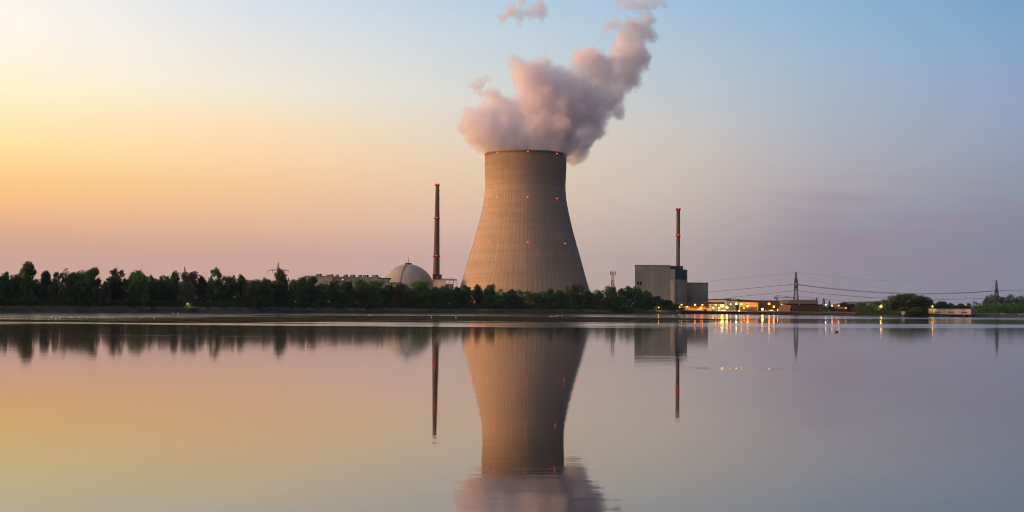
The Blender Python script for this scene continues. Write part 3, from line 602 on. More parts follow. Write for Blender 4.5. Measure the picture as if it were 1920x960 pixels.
# round flat tank
def tank():
    Y = 1150; r = empty('round_tank_building', (XW(1495, Y), Y, GZ), 'wide flat pale grey building with rounded left end at the foot of the nearest pylon', 'building')
    xl, xr = XW(1462, Y), XW(1533, Y); z0, z1 = ZW(1495, 569.3, Y), ZW(1495, 562.3, Y)
    rad = 9; pts = [(xl+rad-rad*math.cos(R(a)), Y+12-12*math.sin(R(a))) for a in range(0, 91, 10)] + [(xr, Y), (xr, Y+24)] + [(xl+rad-rad*math.sin(R(a)), Y+12+12*math.cos(R(a))) for a in range(0, 90, 15)]
    mb = MB(); n = len(pts); mb.v = [(x, y, z0) for x, y in pts]+[(x, y, z1) for x, y in pts]
    mb.f = [tuple(range(n)), tuple(range(n, 2*n))]+[(k, (k+1) % n, n+(k+1) % n, n+k) for k in range(n)]; mb.build('upper_wall', M['tankgrey'], r)
    MB().box(xl+4, xr-1, Y+3, Y+22, GZ, z0-.02).build('lower_wall', M['roofgrey'], r)
    mb = MB()
    for px in range(1468, 1532, 5): mb.bar((XW(px, Y), Y+.4, z1), (XW(px, Y), Y+.4, z1+.7), .15)
    mb.bar((XW(1466, Y), Y+.4, z1+.7), (xr-.4, Y+.4, z1+.7), .15); mb.build('railing', M['steel'], r)
tank()
Y = Yq-12
r = empty('ochre_wedge_building', (XW(1463, Y), Y, GZ), 'ochre building with a slanting right end glowing in orange lamplight', 'building')
MB().prism([(XW(1458, Y), GZ), (XW(1480, Y), GZ), (XW(1483.5, Y), ZW(1483, 572.5, Y)), (XW(1466, Y), ZW(1466, 570.5, Y)), (XW(1458, Y), ZW(1460, 578, Y))], Y, Y+12).build('wall', M['orangewall'], r)
MB().box(XW(1466, Y), XW(1484.2, Y), Y-.3, Y+12.3, ZW(1475, 571.3, Y)+.6, ZW(1475, 571.3, Y)+1.0).build('roof', M['roofgrey'], r)
r, x0, x1, z = pbox('brick_store', 'long dark red brick building under the flat pale grey one', 'building', 1484.5, 1541, 570.5, Yq-14, 16, M['brick'])
for k_ in range(7): MB().box(XW(1489+k_*7.2, Yq-14), XW(1491.5+k_*7.2, Yq-14), Yq-14.25, Yq-14.01, ZW(1510, 585, Yq-14), ZW(1510, 581.5, Yq-14)).build('window', M['window'], r)
r, x0, x1, z = pbox('gatehouse', 'small grey hut beside bushes right of the long brick building', 'hut', 1546, 1554.5, 577, Yq-16, 8, M['greywall'])
MB().box(XW(1548, Yq-16), XW(1550, Yq-16), Yq-16.2, Yq-16.01, GZ, ZW(1549, 582, Yq-16)).build('door', M['window'], r)
Y = Yq-30
r, x0, x1, z = pbox('brick_house', 'square brick house with lamplit front and dark right wing, right end of the quay', 'house', 1571.5, 1588.5, 574.2, Y, 14, M['brick'])
MB().box(x0+.4, x1-.4, Y-.25, Y-.01, ZW(1580, 579, Y), ZW(1580, 575.5, Y)).build('upper_facade', M['orangewall'], r)
MB().box(x1+.32, XW(1603, Y), Y+1.5, Y+14, GZ, ZW(1596, 575, Y)).build('wing', M['brick'], r)
for q in range(3): MB().box(x0+1.2+q*2.3, x0+2.4+q*2.3, Y-.4, Y-.26, ZW(1580, 578.3, Y), ZW(1580, 576.8, Y)).build('window', M['litwin'] if q == 2 else M['window'], r)
# quay edge
mb = MB(); pxs = list(range(1278, 1606, 8))
for a, b in zip(pxs, pxs[1:]):
    ya, yb = shore(a)-3, shore(b)-3; xa, xb = XW(a, ya), XW(b, yb); i = len(mb.v)
    mb.v += [(xa, ya, -1), (xb, yb, -1), (xb, yb+6, -1), (xa, ya+6, -1), (xa, ya, 2.3), (xb, yb, 2.3), (xb, yb+6, 2.3), (xa, ya+6, 2.3)]
    mb.f += [tuple(i+k for k in q) for q in ((0, 1, 5, 4), (4, 5, 6, 7), (2, 3, 7, 6))]
q_ = mb.build('quay_wall', M['quay']); tag(q_, 'dark low quay wall along the water under the lit plant buildings', 'quay wall')

for o_ in list(COL.objects):
    if o_.parent is None and o_.type == 'EMPTY' and o_.get('category') in ('industrial hall', 'building', 'industrial building', 'canopy', 'shed', 'container', 'cabin', 'hut', 'house') : face(o_)

# ------------------------------------------------------------------ lattice structures
def lattice(mb, X, Y, z0, z1, w0, w1, n, t, d0=None, d1=None):
    d0 = d0 or w0; d1 = d1 or w1
    def cor(s, i):
        w = (w0+(w1-w0)*s)/2; d = (d0+(d1-d0)*s)/2; sx, sy = ((-1, -1), (1, -1), (1, 1), (-1, 1))[i]
        return Vector((X+sx*w, Y+sy*d, z0+(z1-z0)*s))
    ss = [1-(1-j/n)**1.15 for j in range(n+1)]
    for i in range(4):
        mb.bar(cor(0, i), cor(1, i), t)
        for a, b in zip(ss, ss[1:]):
            mb.bar(cor(a, i), cor(b, (i+1) % 4), t*.55); mb.bar(cor(a, (i+1) % 4), cor(b, i), t*.55); mb.bar(cor(b, i), cor(b, (i+1) % 4), t*.5)
def arm(mb, X, Y, z, half, hgt, t, rot=0.):
    c, s = math.cos(rot), math.sin(rot)
    for sg in (-1, 1):
        tip = Vector((X+sg*half*c, Y+sg*half*s, z))
        for q in (-.8, .8):
            mb.bar((X, Y+q, z), tip, t); mb.bar((X, Y+q, z+hgt), tip, t)
        for k in (1, 2, 3, 4):
            f = k/5; p = Vector((X, Y, z)).lerp(tip, f); mb.bar(p, p+Vector((0, 0, hgt*(1-f))), t*.6)
def pylon(label, px, Y, ytop, arms, wb, wt, rot, tk=.45, group='power pylons'):
    X = P(px, ytop, Y).x; zt = ZW(px, ytop, Y); r = empty('power_pylon', (X, Y, GZ), label, 'pylon', group)
    mb = MB(); za = ZW(px, arms[0][0], Y)
    lattice(mb, X, Y, GZ, za, wb, wt, 9, tk); lattice(mb, X, Y, za, zt, wt, .5, 5, tk*.8); mb.build('mast', M['steel'], r)
    tips = []; tk = tk*1.2
    for ay, half in arms:
        z = ZW(px, ay, Y); am = MB(); arm(am, X, Y, z, half, 2.0, tk*.8, rot); a = am.build('cross_arm', M['steel'], r)
        ins = MB(); c, s = math.cos(rot), math.sin(rot)
        for sg in (-1, -.55, .55, 1): ins.bar((X+sg*half*c, Y+sg*half*s, z), (X+sg*half*c, Y+sg*half*s, z-2.6), .35)
        ins.build('insulator', M['dark_steel'], a)
        tips.append([(X+sg*half*c, Y+sg*half*s, z-2.6) for sg in (-1, -.55, .55, 1)])
    return tips, (X, Y, zt)
tA, topA = pylon('steel lattice pylon standing above the flat pale grey building', 1492.5, 1175, 509.5, ((525.5, 9), (538.5, 11)), 4.4, 2.3, R(82), .33)
tB, topB = pylon('dark lattice pylon with two cross arms above trees at far right', 1868.3, 1230, 525, ((544.5, 7), (557.5, 9)), 5.0, 2.3, R(66), .33)
tC, topC = pylon('pylon with broad cross arm showing above the round dark tree left of the beige hall', 522, 1400, 492, ((507, 11.5),), 6, 2.2, R(0), .35)
tD, topD = pylon('faint pylon tip just above the treetops over the pale willow', 346.5, 1750, 500, ((513, 10),), 7, 2.4, R(10), .35)
# masts behind the plant
def small_mast(name, label, px, Y, ytop, w, cat='mast'):
    X = XW(px, Y); r = empty(name, (X, Y, GZ), label, cat); mb = MB(); lattice(mb, X, Y, GZ, ZW(px, ytop, Y), w*1.4, w*.4, 8, .3); mb.build('lattice', M['steel'], r)
    MB().bar((X, Y, ZW(px, ytop, Y)), (X, Y, ZW(px, ytop-2, Y)), .2).build('tip', M['dark_steel'], r)
small_mast('lattice_mast', 'short thin mast above the right end of the pale grey flat building', 1531, 1250, 559, 1.6)
small_mast('lattice_mast', 'tallest of the thin masts between the pale flat building and the brick house', 1544.5, 1250, 560, 2.6)
small_mast('lattice_mast', 'thin mast nearest the brick house', 1555.3, 1250, 564, 2.0)
# communication mast
def comm():
    Y = 1240; X = XW(1148.5, Y); r = empty('radio_mast', (X, Y, GZ), 'red and white lattice radio mast between cooling tower and grey block', 'mast')
    z = [GZ+(ZW(1148.5, 512, Y)-GZ)*i/5 for i in range(6)]
    for i in range(5):
        mb = MB(); lattice(mb, X, Y, z[i], z[i+1], 3.4-.25*i, 3.4-.25*(i+1), 3, .5); mb.build('lattice_section', M['red_paint'] if i % 2 else M['white_paint'], r)
    mb = MB().box(X-2.6, X+2.6, Y-2.2, Y+2.2, z[5]-.1, z[5]+.3)
    for k in (-2.4, -1, 1, 2.4): mb.bar((X+k, Y-2, z[5]-2), (X+k, Y-2, z[5]+1.8), .5)
    mb.bar((X, Y, z[5]), (X, Y, z[5]+2.4), .4); mb.build('antenna_platform', M['red_paint'], r)
    for fz in (.45, .62, .75):
        MB().blob((X+.5, Y-2, GZ+(z[5]-GZ)*fz), (.9, .4, .9), 10, 6).build('dish', M['white_paint'], r)
comm()
def crane():
    Y = 1300; X = XW(1457, Y); r = empty('tower_crane', (X, Y, GZ), 'small red and white crane with level jib behind the brown hall', 'crane'); zj = ZW(1457, 558, Y)
    mb = MB(); lattice(mb, X, Y, GZ, zj, 1.8, 1.6, 9, .3); mb.build('mast', M['white_paint'], r)
    mb = MB(); x1, x2 = XW(1451.5, Y), XW(1491, Y)
    mb.bar((x1, Y, zj), (x2, Y, zj+.3), .4); mb.bar((X, Y, zj+2.2), (x2, Y, zj+.3), .25); mb.bar((X, Y, zj+2.2), (x1, Y, zj), .3)
    mb.bar((X, Y, zj), (X, Y, zj+2.4), .5); mb.build('jib', M['red_paint'], r)
    MB().box(x1-.3, x1+2, Y-.8, Y+.8, zj-1.2, zj-.2).build('counterweight', M['concrete'], r)
    X2 = XW(1475, Y); MB().bar((X2, Y, zj+2.6), (X2, Y, zj), .35).build('trolley', M['red_paint'], r)
crane()
# power lines
def cable(label, pts, w=.22, sag=0.):
    mb = MB(); q = []
    for (a, b) in zip(pts, pts[1:]):
        a, b = Vector(a), Vector(b); n = 24
        for i in range(n+1):
            t = i/n; p = a.lerp(b, t); p.z -= sag*4*t*(1-t); q.append(p)
    for a, b in zip(q, q[1:]): mb.bar(a, b, w)
    o = mb.build('power_line', M['wire']); tag(o, label, 'power line', 'power lines'); return o
AX, AY = topA[0], 1175
def between(label, pa, ya, pm, ym, pb, yb, w=.22, Ya=1175, Yb=1230):
    a = P(pa, ya, Ya); b = P(pb, yb, Yb); mm = P(pm, ym, (Ya+Yb)/2); mb = MB(); q = []
    for i in range(41):
        t = i/40; l = a.lerp(b, t); tm = (pm-pa)/(pb-pa); k = (a.lerp(b, tm).z-mm.z)/(4*tm*(1-tm)); l.z -= k*4*t*(1-t); q.append(l)
    for c, d in zip(q, q[1:]): mb.bar(c, d, w)
    o = mb.build('power_line', M['wire']); tag(o, label, 'power line', 'power lines')
between('upper conductor sagging between the two right-hand pylons', 1495, 533, 1700, 549.5, 1866, 545, .28)
between('upper conductor running just under its twin between the two right-hand pylons', 1495, 533.8, 1700, 551, 1866, 545.6, .25)
between('lower conductor sagging between the two right-hand pylons', 1496, 545, 1700, 560.8, 1866, 558, .26)
between('faint lowest conductor from the pale grey flat building towards the far woods', 1497, 556, 1600, 566, 1760, 571, .16)
between('faint top earth wire between the two right-hand pylons', 1494, 510, 1700, 528, 1868, 526, .08)
between('upper conductor from the near pylon left to behind the lower grey block', 1490, 533, 1410, 541, 1300, 550.5, .28, 1175, 1300)
between('lower conductor from the near pylon left towards the far hill', 1490, 545, 1430, 552, 1370, 557.5, .24, 1175, 1300)
between('faint top wire from the near pylon left above the lower grey block', 1491, 510.5, 1420, 519, 1330, 527, .10, 1175, 1300)
between('upper conductor leaving the far right pylon towards the right', 1870, 544.3, 1990, 541, 2120, 530, .34, 1230, 1230)
between('lower conductor leaving the far right pylon towards the right', 1870, 557.3, 1990, 553, 2120, 543, .3, 1230, 1230)
between('thin wire between chimney-side building and cooling tower', 856, 532, 862, 532.2, 868, 532.4, .2, 1270, 1270)

# ------------------------------------------------------------------ hydropower hall and weir
def hydro():
    Y = 1035; x0, x1 = XW(1740, Y), XW(1816, Y); zb, ze = ZW(1778, 589.3, Y), ZW(1778, 578.6, Y)
    r = empty('powerhouse', (x0, Y, 0), 'long cream hydropower hall with dark roof and three pairs of windows at the water', 'building')
    MB().box(x0, x1, Y, Y+14, zb, ze).build('wall', M['cream'], r)
    zr = ZW(1778, 573.2, Y)
    mb = MB(); a = (x0-.5, Y-.5); mb.v = [(x0-.5, Y-.5, ze+.02), (x1+.3, Y-.5, ze+.02), (x1+.3, Y+14.5, ze+.02), (x0-.5, Y+14.5, ze+.02), (x0-.5, Y+7, zr), (x1+.3, Y+7, zr)]
    mb.f = [(0, 1, 5, 4), (2, 3, 4, 5), (1, 2, 5), (3, 0, 4), (3, 2, 1, 0)]; mb.build('roof', M['roofgrey'], r)
    # angled gable end
    xg = XW(1817.2, Y+8); mb = MB()
    mb.v = [(x1+.32, Y+.2, zb), (xg, Y+8, zb), (xg, Y+15, zb), (x1+.32, Y+14, zb), (x1+.32, Y+.2, ze), (xg, Y+8, ze), (xg, Y+16, ze), (x1+.32, Y+14, ze), ((x1+xg)/2+.3, Y+5, zr-.6), ((x1+xg)/2, Y+14, zr-.6)]
    mb.f = [(0, 1, 5, 8, 4), (1, 2, 6, 5), (2, 3, 7, 9, 6), (3, 0, 4, 7), (5, 6, 9, 8), (7, 4, 8, 9)]; mb.build('gable_wall', M['greybeige'], r)
    for px in (1752, 1757.6, 1775.5, 1781.3, 1799, 1805):
        w = MB().box(XW(px, Y), XW(px+4.2, Y), Y-.12, Y-.02, ZW(1778, 586.0, Y), ZW(1778, 584.4, Y)).build('window', M['window'], r)
        MB().box(XW(px, Y)-.15, XW(px+4.2, Y)+.15, Y-.3, Y-.13, ZW(1778, 586.3, Y)-.15, ZW(1778, 586.3, Y)).build('sill', M['concrete'], w)
    mb = MB()
    for px in (1756.9, 1780.4, 1804.2): mb.box(XW(px, Y), XW(px, Y)+.22, Y-.15, Y-.01, zb, ze)
    mb.build('downpipe', M['dark_steel'], r)
    bs = MB().box(x0-1, XW(1817, Y), Y-2.5, Y+12, zb-.5, zb-.02)
    for px in (1740, 1751, 1764, 1776, 1788, 1800, 1812): bs.box(XW(px, Y)-.6, XW(px, Y)+3.0, Y-2.4, Y+10, -1, zb-.52)
    bs.build('base', M['brick'], r)
hydro()
bpy.data.objects['powerhouse'].rotation_euler = (0, 0, R(-17))
def weir():
    Y = 1050; x0, x1 = XW(1822, Y), XW(2260, Y); zd = ZW(1870, 590.2, Y)-.3
    r = empty('weir_bridge', (x0, Y, 0), 'low concrete weir bridge with brick piers running right from the hydropower hall', 'weir')
    MB().box(x0, x1, Y, Y+6, zd-1.0, zd).build('deck', M['concrete'], r)
    for px in (1850, 1882, 1915, 1948, 1981, 2014, 2047):
        X = XW(px, Y); p = MB().box(X-2.2, X+2.2, Y-3, Y+7, -1, zd-.02-.99).build('pier', M['brick'], r)
        MB().box(X-2.6, X+1.4, Y-2, Y+2, zd+.02, zd+1.4).build('gate_house', M['concrete'], p)
    mb = MB().box(x0, x1, Y+2.8, Y+3.0, -1, zd-2.6); mb.build('gate', M['quay'], r)
weir()
def sign():
    Y = shore(1693)-6; X0, X1 = XW(1689.6, Y), XW(1697.4, Y); zt, zb = ZW(1693, 583.8, Y), ZW(1693, 588.6, Y); xm = (X0+X1)/2
    r = empty('sign_board', (xm, Y, 0), 'white signboard with narrower lower edge standing in front of the big dark tree', 'sign')
    MB().prism([(X0, zt), (X1, zt), (X1, zb+.5), (X1-.9, zb), (X1-1, zb-.9), (X0+1, zb-.9), (X0+.9, zb), (X0, zb+.5)], Y, Y+.25).build('board', M['white_paint'], r)
    MB().bar((X0+.6, Y+.4, -.8), (X0+.6, Y+.4, zt-.3), .2).build('post', M['dark_steel'], r); MB().bar((X1-.6, Y+.4, -.8), (X1-.6, Y+.4, zt-.3), .2).build('post', M['dark_steel'], r)
sign()

# ------------------------------------------------------------------ lamps
def lamp_proto(key, m, col):
    r = empty('floodlight_mast', (0, 0, 0), 'x', 'street lamp', 'lit lamps of the plant')
    MB().bar((0, 0, 0), (0, 0, 1), .22).build('pole', M['dark_steel'], r)      # unit tall, stretched per copy
    MB().blob((0, 0, 0), (1, 1, .8), 10, 8).build('lamp_head', m, r, smooth=True)
    ld = bpy.data.lights.new('lamp_light', 'POINT'); ld.color = col; ld.shadow_soft_size = .8; ld.energy = 1.0
    return r
COLS = {'o': ((1, .36, .06), 'lamp_o', 'orange'), 'y': ((1, .72, .22), 'lamp_y', 'yellow'), 'w': ((.9, 1, .6), 'lamp_w', 'pale greenish white')}
protos = {}
def lamp(px, py, c, s, label, Y=None, power=None):
    col, mk, _ = COLS[c]; Y = Y or Yq-4-2*((px*7) % 3); X = XW(px, Y); zt = P(px, py, Y).z; X = P(px, py, Y).x
    if c not in protos:
        r = empty('floodlight_mast', (0, 0, 0), None, None)
        MB().bar((0, 0, 0), (0, 0, 1), .25).build('pole', M['dark_steel'], r)
        MB().blob((0, 0, 0), (1, 1, .85), 10, 8).build('lamp_head', M[mk], r, smooth=True); protos[c] = r; o = r
    else: o = copy_tree(protos[c])
    gz = GZ if px > 1283 or px < 1200 else GZ
    o.location = (X, Y, gz); tag(o, label, 'lamp', 'lit lamps along the far shore')
    for ch in o.children:
        if ch.name.startswith('pole'): ch.scale = (1, 1, max(.5, zt-gz))
        else: ch.location = (0, 0, zt-gz); ch.scale = (s*.62, s*.62, s*.62)
    pw = (power if power is not None else 2600*s*s*(.15 if 1484 < px < 1580 else .3 if px > 1740 else 1))
    if s >= .3:
        ld = bpy.data.lights.new('lamp_light', 'SPOT'); ld.color = col; ld.shadow_soft_size = .6; ld.energy = pw; ld.spot_size = R(150); ld.spot_blend = .6
        lo = bpy.data.objects.new('lamp_light', ld); COL.objects.link(lo); lo.parent = o; lo.location = (0, .3+s, zt-gz+.4); lo.rotation_euler = (R(48), 0, 0)
LAMPS = [
 (1235, 576.5, 'y', .55, 'small yellow lamp among dark trees at the left foot of the grey block'),
 (1274, 575.5, 'y', .6, 'yellow lamp beside the last bush left of the ochre building'),
 (1278, 571.3, 'o', .75, 'orange lamp above the last bush at the foot of the grey block'),
 (1288.5, 575.2, 'w', .5, 'small pale lamp at the left end of the ochre building'),
 (1303, 571.5, 'o', 1.0, 'orange lamp over the middle of the ochre building'),
 (1317, 571.5, 'o', .9, 'orange lamp over the right end of the ochre building'),
 (1314, 577.6, 'o', .65, 'small low orange lamp in front of the ochre building'),
 (1337, 577.2, 'y', .6, 'small yellow lamp under the left part of the brown canopy'),
 (1342, 571.4, 'o', .9, 'orange lamp at the left edge of the brown canopy lights, under the roof'),
 (1354, 573.5, 'y', 2.1, 'largest and brightest yellow lamp, under the right end of the brown canopy'),
 (1348, 577.8, 'y', .6, 'small yellow lamp just left below the brightest lamp'),
 (1363, 576.5, 'y', 1.7, 'second brightest yellow lamp, right below the brightest one'),
 (1370, 570.5, 'o', .9, 'orange lamp on the left half of the grey workshop'),
 (1380.5, 569.5, 'w', 1.4, 'bright greenish white lamp on the right half of the grey workshop'),
 (1390, 570.5, 'o', .9, 'orange lamp at the left edge of the beige panelled shed'),
 (1402, 574.3, 'o', 1.5, 'big orange lamp in front of the beige panelled shed'),
 (1402.7, 568.5, 'o', .4, 'tiny orange lamp high on the beige panelled shed'),
 (1395, 578, 'y', .55, 'small yellow lamp low before the beige panelled shed'),
 (1386, 583, 'y', .6, 'small yellow lamp at quay level below the greenish white one'),
 (1429.5, 580, 'y', 1.6, 'big yellow lamp low at the left of the brown hall'),
 (1442, 569.6, 'o', 1.5, 'big orange lamp high on the middle of the brown hall'),
 (1451, 575, 'o', 1.3, 'orange lamp on the right part of the brown hall'),
 (1459, 581.5, 'y', 1.3, 'yellow lamp low at the left of the ochre wedge building'),
 (1466, 571.3, 'o', .8, 'orange lamp at the upper corner of the ochre wedge building'),
 (1475, 584, 'o', 1.2, 'orange lamp at quay level before the ochre wedge building'),
 (1491.5, 571.7, 'o', .7, 'orange lamp at the left end of the long brick building'),
 (1499.5, 571, 'w', .65, 'greenish lamp between two orange ones above the long brick building'),
 (1514, 572, 'o', .85, 'orange lamp above the middle of the long brick building'),
 (1537, 572.2, 'o', .95, 'orange lamp above the right end of the long brick building'),
 (1548, 571.5, 'w', .8, 'pale yellow lamp above the small grey hut'),
 (1560, 573, 'o', .95, 'orange lamp between the grey hut and the brick house'),
 (1572.5, 573, 'o', .8, 'orange lamp at the left corner of the brick house'),
 (1652, 574.5, 'y', 1.4, 'lone bright yellow lamp among the trees left of the big round tree'),
 (1748.5, 574.6, 'y', .8, 'lone yellow lamp in front of the roof of the cream hydropower hall'),
 (351.5, 569.5, 'w', .24, 'tiny pale lamp before the willow at the left treeline'),
]
for px, py, c, s, lb in LAMPS:
    Yl = None
    if px < 1200: Yl = shore(px)+9
    elif px < 1280: Yl = shore(px)+4
    elif px > 1600: Yl = shore(px)+3
    if px == 1748.5: Yl = 1031
    lamp(px, py, c, s, lb, Yl)

# ------------------------------------------------------------------ trees
def crown(seed, n, style):
    """leaf-sized faces spread through an irregular crown, unit height 1, width ~1"""
    rd = random.Random(seed); clumps = []
    K = {'round': 26, 'broad': 34, 'tall': 26, 'sparse': 22, 'bush': 20, 'willow': 30}[style]
    for i in range(K):
        if style == 'round': t = rd.random()**.8; z = .12+.80*t; w = .40*math.sin(math.pi*min(1, (.18+z*.86)))**.6; r = rd.uniform(.09, .17)
        elif style == 'broad': z = .08+.84*rd.random(); w = .44*math.sin(math.pi*min(1, .2+z*.8))**.5; r = rd.uniform(.08, .17)
        elif style == 'tall': z = .12+.80*rd.random(); w = .34*math.sin(math.pi*min(1, .15+z*.85))**.6+.04; r = rd.uniform(.08, .15)
        elif style == 'sparse': z = .30+.62*rd.random()**.7; w = .42*math.sin(math.pi*min(1, z*.92))**.6; r = rd.uniform(.05, .105)
        elif style == 'willow': z = .10+.72*rd.random(); w = .42*math.sin(math.pi*min(1, .25+z*.75))**.5; r = rd.uniform(.08, .15)
        else: z = .15+.62*rd.random(); w = .40*math.sin(math.pi*min(1, .3+z*.7))**.5; r = rd.uniform(.12, .20)
        a = rd.random()*6.283; q = w*rd.uniform(.35, 1.0) if style != 'sparse' else w*rd.uniform(.1, 1.05)
        clumps.append((q*math.cos(a), q*math.sin(a), z, r))
    if style in ('round', 'broad', 'tall'): clumps += [(0, 0, .3, .2), (0, 0, .5, .2), (rd.uniform(-.1, .1), 0, .84, .13), (rd.uniform(-.1, .1), .1, .7, .2)]
    for _ in range({'round': 10, 'broad': 12, 'tall': 8, 'sparse': 12}.get(style, 6)):      # sprigs that break the outline
        cx, cy_, cz, r = rd.choice(clumps); d = Vector((rd.gauss(0, 1), rd.gauss(0, 1), abs(rd.gauss(0, 1))*1.2)).normalized()*r*1.15
        clumps.append((cx+d.x, cy_+d.y, cz+d.z, rd.uniform(.035, .065)))
    v = []; f = []; s0 = {'sparse': .016, 'willow': .018, 'bush': .034}.get(style, .021)
    for cx, cy_, cz, r in clumps:
        m_ = int(n*(r**2)/sum(c[3]**2 for c in clumps))
        for _ in range(m_):
            d = Vector((rd.gauss(0, 1), rd.gauss(0, 1), rd.gauss(0, 1))).normalized(); rad = r*(rd.random()**.38)*(1+.25*rd.random())
            flat = .8 if style != 'willow' else 1.5
            p = Vector((cx, cy_, cz))+Vector((d.x, d.y, d.z*flat))*rad
            if p.z < .015: p.z = .015+rd.random()*.05
            a = Vector((rd.gauss(0, 1), rd.gauss(0, 1), rd.gauss(0, .7))).normalized(); b = a.cross(Vector((rd.gauss(0, 1), rd.gauss(0, 1), rd.gauss(0, 1)))).normalized()
            s = s0*rd.uniform(.6, 1.4); i = len(v)
            v += [tuple(p+a*s), tuple(p+b*s*.8), tuple(p-a*s), tuple(p-b*s*.8)]; f.append((i, i+1, i+2, i+3))
    rs = sorted(math.hypot(q[0], q[1]) for q in v)[int(len(v)*.97)]; zm = sorted(q[2] for q in v)[-max(4, len(v)//400)]; k = .5/rs
    v = [(x*k, y*k, z/zm) for x, y, z in v]; clumps = [(a*k, b*k, c/zm, r) for a, b, c, r in clumps]
    me = bpy.data.meshes.new('crown'); me.from_pydata(v, [], f); return me, clumps
def trunk(seed, clumps, style):
    rd = random.Random(seed+99); mb = MB(); x = y = 0.; segs = 5; top = .7; pts = [(0, 0, 0, .024)]
    for i in range(1, segs+1): pts.append((rd.uniform(-.02, .02)*i, rd.uniform(-.02, .02)*i, top*i/segs, .024*(1-i/segs*.75)))
    n = 7
    for (ax, ay, az_, ar), (bx, by, bz, br) in zip(pts, pts[1:]):
        i = len(mb.v)
        for (cx, cy_, cz, cr) in ((ax, ay, az_, ar), (bx, by, bz, br)):
            for k in range(n): a = 6.283*k/n; mb.v.append((cx+cr*math.cos(a), cy_+cr*math.sin(a), cz))
        for k in range(n): mb.f.append((i+k, i+(k+1) % n, i+n+(k+1) % n, i+n+k))
    for c in clumps[:14]:
        h = max(.12, c[2]*rd.uniform(.35, .6)); j = min(segs-1, int(h/top*segs)); q = pts[j]
        mb.bar((q[0], q[1], min(h, q[2]+.1)), (c[0], c[1], c[2]), .010)
    me = bpy.data.meshes.new('trunk'); me.from_pydata(mb.v, [], mb.f); me.materials.append(M['bark']); return me
PT = {}
def tree_mesh(style, var, mk):
    k = (style, var, mk)
    if k not in PT:
        base = ('b', style, var)
        if base not in PT:
            PT[base] = crown(hash_(style)*17+var*7+3, {'sparse': 3400, 'bush': 2200}.get(style, 6400), style)
            PT[('t', style, var)] = trunk(var, PT[base][1], style)
        me = PT[base][0].copy(); me.materials.append(M[mk]); PT[k] = me
    return PT[k], PT[('t', style, var)]
def hash_(s): return sum(ord(c)*(i+1) for i, c in enumerate(s))
tcount = [0]
def tree(px, top, wpx, style, mk, label, Y=None, dY=None, name=None, cat='tree', group='trees on the far bank', base=GZ):
    i = tcount[0]; tcount[0] += 1; rd = random.Random(i*31+7)
    Y = Y or shore(px)+(dY if dY is not None else rd.uniform(14, 24)); c, t = tree_mesh(style, i % 4, mk)
    p = P(px, top, Y); h = p.z-base; w = wpx*Y/F_PX
    nm = name or {'bush': 'bush', 'willow': 'willow_tree'}.get(style, 'broadleaf_tree')
    r = empty(nm, (p.x, Y, base-.1), label, cat, group); r.rotation_euler = (0, 0, rd.random()*6.28)
    for nme, me in (('crown', c), ('trunk', t)):
        o = bpy.data.objects.new(nme, me); COL.objects.link(o); o.parent = r
        o.scale = (w*1.12, w*1.12, h)
    return r
